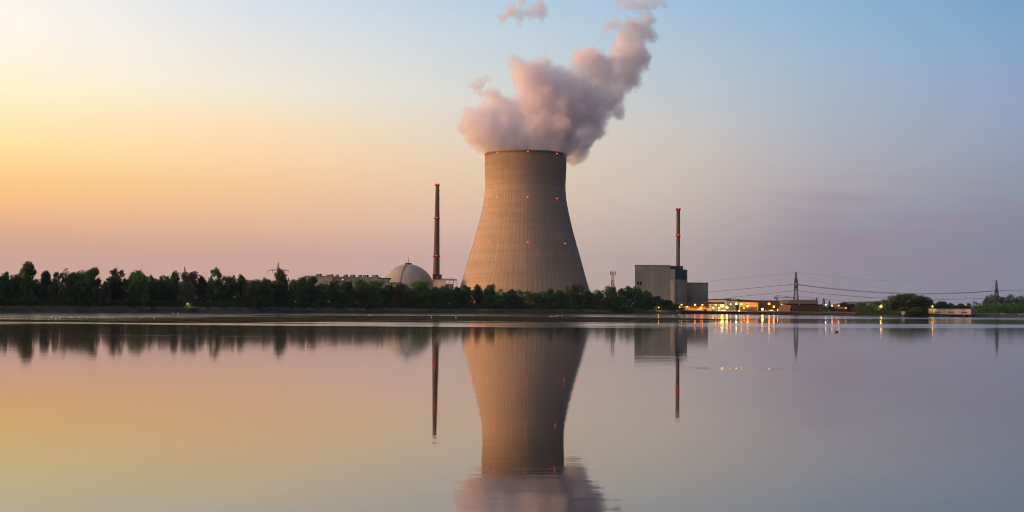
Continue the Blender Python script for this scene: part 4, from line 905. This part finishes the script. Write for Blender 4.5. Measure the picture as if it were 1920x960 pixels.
T = [
 (8, 510, 34, 'round', 'leaf_dark', 'dark tree cut by the left edge of the view'),
 (27, 513, 24, 'tall', 'leaf', 'narrow green tree between the left edge tree and the tallest tree'),
 (55, 491, 40, 'round', 'leaf', 'tallest tree of the left bank, rising well above its neighbours'),
 (85, 508, 26, 'tall', 'leaf_teal', 'slim tree just right of the tallest one'),
 (107, 510, 32, 'sparse', 'leaf_dark', 'thin see-through tree left of the broad dense green tree'),
 (134, 505, 40, 'broad', 'leaf', 'left half of the pair of broad dense green trees on the left bank'),
 (160, 506.5, 40, 'broad', 'leaf', 'broad dense green tree with rounded top, middle of the dense group'),
 (176, 501.5, 26, 'tall', 'leaf_dark', 'taller dark head at the right end of the dense green group'),
 (200, 527, 18, 'willow', 'leaf_pale', 'small pale drooping tree at the right foot of the dense green group'),
 (219, 503.5, 46, 'sparse', 'leaf_dark', 'wide airy tree with sky showing through its crown'),
 (216, 520, 40, 'broad', 'leaf_teal', 'low dark tree under the wide airy one'),
 (248, 512, 26, 'round', 'leaf', 'green tree left of the knobbly dark one'),
 (263, 507, 34, 'broad', 'leaf', 'knobbly green tree rising between two airy ones'),
 (284, 515, 26, 'sparse', 'leaf_dark', 'small airy dark tree right of the knobbly green one'),
 (292, 526, 34, 'broad', 'leaf_dark', 'low dark tree under the small airy one'),
 (309, 516, 32, 'sparse', 'leaf', 'airy light green tree left of the pylon tip'),
 (308, 530, 34, 'broad', 'leaf_teal', 'low bluish green tree left of the pale willow'),
 (326, 507.5, 20, 'tall', 'leaf_dark', 'narrow dark tree left of the faint pylon tip'),
 (356, 509.5, 40, 'broad', 'leaf_dark', 'dark tree under the faint pylon tip'),
 (350, 528, 34, 'willow', 'leaf_pale', 'pale grey-green willow hanging low before darker trees', None, 10),
 (380, 517, 28, 'round', 'leaf_dark', 'dark tree right of the pale willow'),
 (409, 502, 40, 'sparse', 'leaf', 'high airy round tree with gaps in its crown, middle of the left bank'),
 (405, 524, 40, 'broad', 'leaf', 'green tree under the high airy round one'),
 (434, 517, 28, 'round', 'leaf', 'bright green tree right of the high airy one'),
 (455, 515.5, 34, 'round', 'leaf', 'rounded green tree before the dip left of the dark round tree'),
 (473, 526, 34, 'willow', 'leaf_pale', 'pale willow sloping down to the right before the dip', None, 10),
 (480, 524, 28, 'broad', 'leaf_dark', 'dark tree behind the sloping pale willow'),
 (497, 521.5, 28, 'round', 'leaf', 'green tree left of the dark round tree at the pylon'),
 (528, 505, 38, 'round', 'leaf_dark', 'dark round-headed tree in front of the broad-armed pylon'),
 (520, 528, 36, 'broad', 'leaf_teal', 'low tree at the foot of the dark round-headed one'),
 (549, 524, 26, 'round', 'leaf', 'green tree right of the dark round-headed one'),
 (566, 519.5, 24, 'tall', 'leaf_dark', 'dark tree before the left end of the beige hall'),
 (584, 519.5, 26, 'tall', 'leaf_dark', 'dark tree just inside the left end of the beige hall'),
 (603, 527.5, 30, 'broad', 'leaf', 'lower green tree before the light part of the beige hall'),
 (626, 524, 26, 'tall', 'leaf', 'green tree at the corner where the beige hall turns grey'),
 (650, 526.5, 34, 'broad', 'leaf_dark', 'dark tree before the grey part of the long hall'),
 (679, 523.5, 34, 'broad', 'leaf', 'green tree below the roof vents of the grey hall part'),
 (707, 521.5, 44, 'broad', 'leaf', 'big dense green tree hiding the right end of the long hall'),
 (692, 536, 36, 'willow', 'leaf_pale', 'lighter low tree before the big dense green one', None, 9),
 (729, 534, 24, 'round', 'leaf_dark', 'dark tree below the small annex by the dome'),
 (748, 532.5, 26, 'tall', 'leaf', 'small pointed tree at the left foot of the dome'),
 (768, 540, 34, 'broad', 'leaf_pale', 'light green low tree under the middle of the dome'),
 (788, 526.5, 44, 'broad', 'leaf', 'broad green tree covering the right foot of the dome'),
 (813, 538, 30, 'round', 'leaf', 'green tree at the foot of the tall chimney'),
 (834, 536, 30, 'broad', 'leaf_dark', 'dark tree before the yellow frame building'),
 (856, 538, 28, 'round', 'leaf_dark', 'dark tree between the frame building and the cooling tower'),
 (875, 534.5, 20, 'tall', 'leaf_dark', 'slim dark tree at the left foot of the cooling tower'),
 (868, 546, 34, 'broad', 'leaf_dark', 'low dark tree under the left corner of the cooling tower'),
 (897, 533, 24, 'round', 'leaf_dark', 'rounded dark tree against the left part of the cooling tower'),
 (919, 532.3, 22, 'tall', 'leaf_dark', 'tall narrow dark tree against the cooling tower, left of its centre'),
 (917, 552, 40, 'broad', 'leaf_dark', 'low dark tree under the tall narrow one at the cooling tower'),
 (940, 553, 28, 'round', 'leaf', 'low green tree in the dip left of the flat-topped dark tree'),
 (959, 542.5, 30, 'round', 'leaf_dark', 'flat-topped dark tree before the centre left of the cooling tower'),
 (976, 556, 28, 'broad', 'leaf_dark', 'low dark tree in the dip at the centre of the cooling tower'),
 (992, 543, 13, 'sparse', 'leaf', 'thin wispy tree at the centre line of the cooling tower'),
 (1009, 550, 28, 'round', 'leaf_dark', 'low dark tree right of the thin wispy one'),
 (1030, 539.5, 28, 'round', 'leaf_dark', 'rounded dark tree before the right half of the cooling tower'),
 (1050, 544, 28, 'round', 'leaf_dark', 'dark tree left of the pale open tree'),
 (1066, 543, 20, 'tall', 'leaf', 'slim green tree at the left side of the pale open tree'),
 (1082, 531, 34, 'sparse', 'leaf_pale', 'pale open tree with visible branches at the right foot of the cooling tower'),
 (1084, 552, 30, 'broad', 'leaf_dark', 'low dark tree under the pale open one'),
 (1103, 545, 28, 'round', 'leaf_dark', 'dark tree at the right corner of the cooling tower'),
 (1122, 548, 26, 'round', 'leaf', 'green tree in the gap between cooling tower and radio mast'),
 (1146, 536.5, 32, 'broad', 'leaf_dark', 'dark tree hiding the foot of the radio mast'),
 (1166, 541, 26, 'round', 'leaf_dark', 'dark tree between the radio mast and the grey block'),
 (1162, 552, 40, 'broad', 'leaf', 'lower green tree in front between radio mast and grey block', None, 9),
 (1180, 536, 18, 'tall', 'leaf_dark', 'slim dark tree touching the left edge of the grey block'),
 (1193, 538, 26, 'round', 'leaf_dark', 'dark tree covering the left lower corner of the grey block'),
 (1213, 545, 28, 'round', 'leaf_dark', 'first tree of the slope down along the grey block'),
 (1232, 555, 28, 'round', 'leaf_dark', 'second, lower tree of the slope along the grey block'),
 (1250, 562, 28, 'round', 'leaf_dark', 'third, still lower tree of the slope along the grey block'),
 (1264, 569, 24, 'bush', 'leaf_dark', 'dark bush near the right end of the slope below the grey block', None, 8),
 (1277, 575, 14, 'bush', 'leaf', 'small green bush lit by a lamp at the left end of the ochre building', None, 6),
 (1382.5, 571.5, 6, 'tall', 'leaf_dark', 'small dark conifer standing alone on the lit quay', 1122, None, 'conifer_tree'),
 (1323, 580, 9, 'bush', 'leaf_dark', 'little dark bush on the quay beside the white container', 1121),
 (1541, 574, 9, 'bush', 'leaf_pale', 'pale bush between the long brick building and the grey hut', 1108),
 (1562, 575, 16, 'bush', 'leaf_dark', 'dark bush between the grey hut and the brick house', 1112),
 (1584, 566.5, 26, 'round', 'leaf_dark', 'dark tree rising behind the brick house', 1160),
 (1599, 569.5, 18, 'round', 'leaf_dark', 'lower dark tree behind the right wing of the brick house', 1160),
 (1616, 567.5, 30, 'broad', 'leaf_dark', 'dark tree right of the brick house'),
 (1644, 564.5, 26, 'broad', 'leaf_dark', 'dark tree behind the lone bright lamp'),
 (1636, 570, 22, 'broad', 'leaf_dark', 'green lamplit tree left of the lone bright lamp', None, 8),
 (1664, 562, 32, 'broad', 'leaf_dark', 'dark tree right of the lone bright lamp'),
 (1683, 554.5, 50, 'broad', 'leaf_dark', 'left part of the big dark tree clump'),
 (1708, 550.5, 70, 'broad', 'leaf_dark', 'biggest rounded olive-green tree on the right shore', None, 8),
 (1724, 553.5, 40, 'broad', 'leaf_dark', 'dark right flank of the big tree clump'),
 (1744, 561.5, 22, 'round', 'leaf_teal', 'bluish tree between the big clump and the hydropower hall', 1120),
 (1765, 564.5, 24, 'round', 'leaf_teal', 'bluish round tree behind the left part of the hydropower roof', 1110),
 (1782, 568, 20, 'round', 'leaf_dark', 'low tree behind the middle of the hydropower roof', 1110),
 (1800, 568.5, 16, 'tall', 'leaf_dark', 'small light tree behind the right part of the hydropower roof', 1110),
 (1815.5, 568, 14, 'tall', 'leaf_dark', 'dark pointed tree at the gable of the hydropower hall', 1100),
 (1836, 573, 32, 'broad', 'leaf_dark', 'low dark tree behind the left end of the weir', 1100),
 (1860, 571, 36, 'broad', 'leaf_dark', 'dark tree behind the first weir pier', 1100),
 (1886, 572, 34, 'broad', 'leaf_teal', 'green tree behind the second weir pier', 1100),
 (1912, 569, 36, 'broad', 'leaf_dark', 'green tree at the right edge of the view', 1100),
 (1855, 562.5, 30, 'broad', 'leaf_teal', 'bluish tree left of the far right pylon on the wooded rise', 1330),
 (1880, 560.5, 34, 'broad', 'leaf_teal', 'bluish tree right of the far right pylon on the wooded rise', 1330),
 (1903, 560, 34, 'broad', 'leaf_teal', 'bluish tree topping the right end of the wooded rise', 1330),
 (1926, 565, 30, 'broad', 'leaf_teal', 'bluish tree on the wooded rise cut by the right edge', 1330),
]
for t_ in T: tree(*t_)
# continuation beyond the frame
for i, px in enumerate(range(-560, -10, 34)): tree(px, 507+12*math.sin(i*1.7), 44, ('round', 'broad', 'tall')[i % 3], ('leaf', 'leaf_dark')[i % 2], 'tree of the far bank beyond the left edge of the view', group='trees beyond the left edge')
for i, px in enumerate(range(1950, 2400, 40)): tree(px, 566+4*math.sin(i*1.7), 46, 'broad', 'leaf_dark', 'tree of the far bank beyond the right edge of the view', 1120, group='trees beyond the right edge')

# dense undergrowth and the wood behind the front trees
def thicket(name, label, spans, mk, seed, s0, density, base=GZ):
    rd = random.Random(seed); v = []; f = []
    for (pa, pb, d0, d1, h0f) in spans:
        n = int((pb-pa)*density)
        for _ in range(n):
            px = rd.uniform(pa, pb); Y = shore(px)+rd.uniform(d0, d1)
            hmax = h0f(px)*(1+.28*mnoise.noise(Vector((px*.09, Y*.05, seed))))
            z = base+hmax*rd.random()**.85; X = (px-960)/F_PX*Y
            a = Vector((rd.gauss(0, 1), rd.gauss(0, 1), rd.gauss(0, .8))).normalized(); b = a.cross(Vector((rd.gauss(0, 1), rd.gauss(0, 1), rd.gauss(0, 1)))).normalized()
            s = s0*rd.uniform(.6, 1.5); i = len(v); p = Vector((X, Y, z))
            v += [tuple(p+a*s), tuple(p+b*s*.8), tuple(p-a*s), tuple(p-b*s*.8)]; f.append((i, i+1, i+2, i+3))
    me = bpy.data.meshes.new(name); me.from_pydata(v, [], f); me.materials.append(M[mk])
    o = bpy.data.objects.new(name, me); COL.objects.link(o); tag(o, label, None, None, 'stuff')
def hh(px):
    k = [(-600, 12), (0, 13), (120, 13.2), (300, 13.5), (560, 14), (720, 14.5), (900, 13.5), (1000, 12.5), (1180, 18), (1210, 15), (1240, 9), (1262, 4), (1285, 1.5)]
    for (a, ya), (b, yb) in zip(k, k[1:]):
        if px <= b: return ya+(yb-ya)*max(0, (px-a)/(b-a))
    return 1.5
thicket('undergrowth', 'dense dark undergrowth filling the wood behind the front trees', [(-600, 1282, 22, 34, hh)], 'leaf_dark', 3, .55, 34)
thicket('undergrowth', 'dark shrubs at the foot of the trees along the far bank', [(-600, 1270, 9.5, 14, lambda p: 3.2), (1824, 2350, 28, 60, lambda p: 9)], 'leaf_dark', 4, .4, 30)
thicket('undergrowth', 'dark bushes reaching down to the water under the big right-hand tree clump', [(1604, 1741, 0, 7, lambda p: 8.5 if p < 1672 else 4.6)], 'leaf_dark', 6, .35, 60, .2)
thicket('undergrowth', 'bluish dark wood covering the rise at far right', [(1838, 2200, 270, 300, lambda p: 17*min(1, (p-1836)/14))], 'leaf_teal', 7, .6, 60)

# reeds and dry grass along the crest
def reeds():
    rd = random.Random(8); v = []; f = []
    for px0 in range(-600, 1276):
        for _ in range(16):
            px = px0+rd.random(); Y = shore(px)+rd.uniform(4.5, 13); X = (px-960)/F_PX*Y
            if mnoise.noise(Vector((px*.05, Y*.1, 2))) < -.25: continue
            z = .4+min(1, max(0, (Y-shore(px)-1)/8))*2.1; h = rd.uniform(.4, 1.1); i = len(v); w = rd.uniform(.08, .22); l = rd.uniform(-.2, .2)
            v += [(X-w, Y, z), (X+w, Y, z), (X+l, Y+rd.uniform(-.2, .2), z+h)]; f.append((i, i+1, i+2))
    me = bpy.data.meshes.new('reeds'); me.from_pydata(v, [], f); me.materials.append(M['grass'])
    o = bpy.data.objects.new('reeds', me); COL.objects.link(o); tag(o, 'dry brownish reeds and grass along the low bank under the trees', None, None, 'stuff')
reeds()
# small bushes on the bank
for px, w, lb in ((425, 10, 'small round bush on the bank below the high airy tree'), (507, 6, 'small bush on the grassy bank left of the dark round tree foot'), (522, 4, 'tiny bush on the grassy bank under the dark round tree'), (362, 14, 'flat bush on the bank right of the tiny pale lamp')):
    Y = shore(px)+5; r = tree(px, 576.5 if px > 400 else 577.5, w, 'bush', 'leaf', lb, Y, group='bushes on the bank', base=1.2)

# ------------------------------------------------------------------ birds
def swan_proto():
    r = empty('swan', (0, 0, 0), None, None)
    b = MB().blob((0, 0, .16), (.55, .26, .24), 12, 8).blob((-.42, 0, .3), (.25, .1, .1), 8, 6)
    pts = [(.42, 0, .2), (.56, 0, .4), (.52, 0, .62), (.48, 0, .82), (.58, 0, .92)]
    for a, c in zip(pts, pts[1:]): b.bar(a, c, .1)
    b.blob((.62, 0, .92), (.11, .07, .07), 8, 6); b.build('body', M['feather_white'], r, smooth=True)
    MB().bar((.70, 0, .91), (.84, 0, .87), .05).build('beak', M['beak'], r); return r
def duck_proto():
    r = empty('duck', (0, 0, 0), None, None)
    b = MB().blob((0, 0, .06), (.26, .13, .12), 12, 8).blob((-.24, 0, .13), (.1, .06, .04), 8, 6).bar((.17, 0, .1), (.22, 0, .24), .08).blob((.24, 0, .25), (.075, .055, .06), 8, 6)
    b.build('body', M['feather_dark'], r, smooth=True); MB().bar((.3, 0, .24), (.38, 0, .22), .04).build('beak', M['beak'], r); return r
def gull_proto():
    r = empty('gull', (0, 0, 0), None, None)
    b = MB().blob((0, 0, .12), (.24, .1, .1), 10, 6).bar((-.15, 0, .14), (-.36, 0, .18), .06).blob((.2, 0, .24), (.07, .06, .06), 8, 6).bar((.14, 0, .14), (.2, 0, .22), .07)
    b.build('body', M['feather_white'], r, smooth=True); MB().bar((.26, 0, .24), (.33, 0, .22), .025).build('beak', M['beak'], r); return r
sp_, dp_, gp_ = swan_proto(), duck_proto(), gull_proto(); used = set(); rb = random.Random(2)
def bird(proto, px, py, label, grp, sc=1.0):
    # on the water where the line of sight meets it
    d = FW+RT*((px-960)/F_PX)-UP*((py-480)/F_PX); t = -CAM_H/d.z; p = Vector((0, 0, CAM_H))+d*t
    o = proto if proto not in used else copy_tree(proto); used.add(proto)
    o.location = (p.x, p.y, .0); o.rotation_euler = (0, 0, rb.random()*6.28); o.scale = (sc,)*3; tag(o, label, 'bird', grp)
for px, py, lb in ((1031, 593.6, 'leftmost white swan of the group below the cooling tower'), (1035.5, 593.6, 'second white swan from the left in the group below the cooling tower'),
                   (1041.5, 593.6, 'white swan in the middle of the group below the cooling tower'), (1046, 592.8, 'small white swan right of the middle of the group below the cooling tower'),
                   (1053.5, 592.4, 'rightmost white swan of the group below the cooling tower'), (809.5, 595.8, 'lone white swan below the tall chimney'), (855.5, 595.8, 'lone white swan below the left foot of the cooling tower'),
                   (692, 592.3, 'white swan of a pair near the bank, on the left'), (696.5, 592.3, 'white swan of a pair near the bank, on the right'), (325, 588.6, 'left one of two swans close to the bank at left'), (334, 588.6, 'right one of two swans close to the bank at left'), (1262, 593, 'white swan on the water below the right corner of the grey block')):
    bird(sp_, px, py, lb, 'white swans on the lake', .85)
for px, py, lb in ((1569, 623, 'dark duck alone on the smooth water below the brick house'), (713, 596.5, 'dark bird standing on the mud bank left of the dome line'), (1238, 592, 'dark bird on the water below the grey block')):
    bird(dp_, px, py, lb, 'dark water birds', 1.4)
for k in range(26):
    px = rb.uniform(3, 290); py = 596+rb.uniform(-2, 2.6)
    bird(gp_, px, py, 'small pale gull in the scattered flock on the bright water at far left', 'gulls on the left water', 1.0)

# ------------------------------------------------------------------ steam
def steam(name, label, blobs, seed, dens=.125, disp=10., band=12., voxel=1.8, spawn=12, thr=.06, amp=1.6, Y0=1300):
    rd = random.Random(seed); k = Y0/F_PX; mb = MB(); c0 = None
    for zx, zy, zr, dy in blobs:
        px, py = 780+zx/2.91, zy/2.91; c = P(px, py, Y0+dy); r = zr/2.91*k*1.14
        if c0 is None: c0 = c.copy()
        mb.blob(c, r, 14, 9)
        for _ in range(spawn):
            d = Vector((rd.gauss(0, 1), rd.gauss(0, 1), rd.gauss(0, 1))).normalized(); q = r*rd.uniform(.28, .5)
            mb.blob(c+d*r*rd.uniform(.66, .88), q, 10, 7)
    sm = bpy.data.materials.new(name+'_skin'); sm.use_nodes = True; t = sm.node_tree; t.nodes.clear()
    tr = t.nodes.new('ShaderNodeBsdfTransparent'); df = t.nodes.new('ShaderNodeBsdfDiffuse'); mx = t.nodes.new('ShaderNodeMixShader'); mx.inputs[0].default_value = 0.001
    oo = t.nodes.new('ShaderNodeOutputMaterial'); t.links.new(tr.outputs[0], mx.inputs[1]); t.links.new(df.outputs[0], mx.inputs[2]); t.links.new(mx.outputs[0], oo.inputs[0])
    o = mb.build(name, sm, loc=tuple(c0)); tag(o, label, 'steam', None)
    rm = o.modifiers.new('remesh', 'REMESH'); rm.mode = 'VOXEL'; rm.voxel_size = voxel
    tx = bpy.data.textures.new('steam_noise', 'CLOUDS'); tx.noise_scale = 20; tx.noise_depth = 3
    dm = o.modifiers.new('billow', 'DISPLACE'); dm.texture = tx; dm.strength = disp; dm.mid_level = .5; dm.texture_coords = 'LOCAL'
    tx2 = bpy.data.textures.new('steam_fine_noise', 'CLOUDS'); tx2.noise_scale = 8; tx2.noise_depth = 2
    dm = o.modifiers.new('curl', 'DISPLACE'); dm.texture = tx2; dm.strength = disp*.5; dm.mid_level = .5; dm.texture_coords = 'LOCAL'
    vm = bpy.data.materials.new(name+'_vapour'); vm.use_nodes = True; t = vm.node_tree; t.nodes.clear()
    pv = t.nodes.new('ShaderNodeVolumePrincipled'); at = t.nodes.new('ShaderNodeAttribute'); at.attribute_name = 'density'
    pv.inputs['Density Attribute'].default_value = ''
    tc = t.nodes.new('ShaderNodeNewGeometry')
    n1 = t.nodes.new('ShaderNodeTexNoise'); n1.inputs['Scale'].default_value = .08; n1.inputs['Detail'].default_value = 5; n1.inputs['Roughness'].default_value = .62; n1.inputs['Distortion'].default_value = .6
    t.links.new(tc.outputs['Position'], n1.inputs[0])
    e = mth(t, 'ADD', at.outputs['Fac'], mth(t, 'MULTIPLY', mth(t, 'SUBTRACT', n1.outputs[0], .5), amp))
    n2 = t.nodes.new('ShaderNodeTexNoise'); n2.inputs['Scale'].default_value = .24; n2.inputs['Detail'].default_value = 4; n2.inputs['Roughness'].default_value = .7; t.links.new(tc.outputs['Position'], n2.inputs[0])
    e = mth(t, 'ADD', e, mth(t, 'MULTIPLY', mth(t, 'SUBTRACT', n2.outputs[0], .5), .75))
    e = mth(t, 'MULTIPLY', mth(t, 'SUBTRACT', e, thr), 2.3, clamp=True)
    has = mth(t, 'MULTIPLY', at.outputs['Fac'], 12., clamp=True)
    t.links.new(mth(t, 'MULTIPLY', mth(t, 'MULTIPLY', e, has), dens), pv.inputs['Density'])
    pv.inputs['Color'].default_value = (.972, .955, .988, 1); pv.inputs['Anisotropy'].default_value = 0
    oo = t.nodes.new('ShaderNodeOutputMaterial'); t.links.new(pv.outputs[0], oo.inputs['Volume'])
    vd = bpy.data.volumes.new('vapour'); vd.materials.append(vm); vo = bpy.data.objects.new('vapour', vd); COL.objects.link(vo); vo.parent = o
    mv = vo.modifiers.new('fill', 'MESH_TO_VOLUME'); mv.object = o; mv.resolution_mode = 'VOXEL_SIZE'; mv.voxel_size = 1.4; mv.density = 1.0; mv.interior_band_width = band
    return o
BL = [(600, 800, 150, 0), (480, 780, 115, -10), (720, 800, 110, -5), (600, 850, 90, 10), (370, 730, 92, -15), (312, 695, 70, -10), (262, 695, 40, -5), (350, 645, 72, 5), (330, 780, 50, 0), (460, 590, 72, 0), (440, 555, 45, 5),
      (700, 720, 145, 0), (800, 760, 105, 20), (870, 805, 80, 45), (885, 840, 62, 60), (850, 870, 45, 60),
      (640, 600, 110, 0), (760, 600, 125, 5), (860, 600, 115, 10), (955, 640, 92, 20), (985, 690, 65, 25),
      (620, 430, 95, -5), (675, 390, 72, 0), (555, 370, 50, 5), (700, 500, 115, 0),
      (830, 470, 85, 5), (880, 450, 55, 0), (900, 520, 95, 10), (960, 560, 85, 15),
      (950, 330, 80, 10), (910, 330, 65, 5), (1000, 370, 75, 15), (1020, 440, 70, 20), (980, 480, 65, 20), (1050, 520, 50, 25), (1095, 590, 45, 30),
      (1170, 320, 85, 30), (1150, 400, 72, 30), (1200, 260, 62, 35), (1240, 180, 52, 40), (1220, 360, 52, 40), (1205, 430, 38, 40), (1120, 480, 60, 30),
      (955, 700, 75, 25), (1000, 655, 62, 25), (925, 765, 60, 30), (1065, 560, 62, 25), (1085, 610, 48, 30), (1010, 560, 80, 20), (1075, 440, 62, 25), (1100, 510, 55, 28), (1110, 300, 52, 28), (1135, 345, 75, 28), (1235, 300, 50, 35), (1190, 460, 48, 35), (1255, 140, 45, 38), (1140, 215, 62, 38), (1195, 160, 60, 38), (1270, 165, 48, 38), (1285, 215, 36, 38), (505, 330, 30, 0), (1085, 270, 40, 20), (520, 650, 75, 0), (410, 660, 75, 0), (545, 560, 45, 0), (795, 405, 50, 5), (1080, 330, 50, 22), (545, 340, 45, 0), (290, 640, 50, 0), (420, 530, 50, 0)]
steam('steam_plume', 'pinkish grey steam plume billowing from the cooling tower and drifting up to the right', BL, 4)
steam('steam_wisp', 'thin torn wisp of steam above the left shoulder of the plume', [(335, 455, 46, 0), (390, 445, 42, 5), (360, 510, 40, 0), (365, 545, 34, 0)], 6, dens=.085, band=7, disp=9, thr=.26, amp=3.4, spawn=4)
steam('steam_wisp', 'torn wisp of steam curling at the upper right end of the plume', [(1075, 120, 52, 30), (1045, 175, 40, 30), (1125, 130, 44, 30), (1160, 110, 40, 30), (1250, 95, 48, 35), (1225, 60, 42, 35), (1300, 120, 34, 35)], 7, dens=.065, band=8, disp=9, thr=.2, amp=3.2, spawn=4)
steam('steam_wisp', 'detached wisp of steam high above the plume, near the top edge', [(525, 55, 52, 0), (475, 98, 36, 0), (560, 120, 44, 0), (655, 50, 58, 5), (690, 90, 36, 5), (580, 0, 40, 0), (610, 90, 36, 0)], 8, dens=.075, band=7, disp=9, thr=.26, amp=3.6, spawn=4)
steam('steam_wisp', 'faint wisp of steam leaving the top edge of the view above the plume', [(1230, 25, 58, 30), (1300, 5, 50, 30), (1175, 5, 50, 30), (1100, 10, 40, 30), (1350, 20, 30, 30)], 9, dens=.06, band=7, disp=9, thr=.26, amp=3.4, spawn=4)
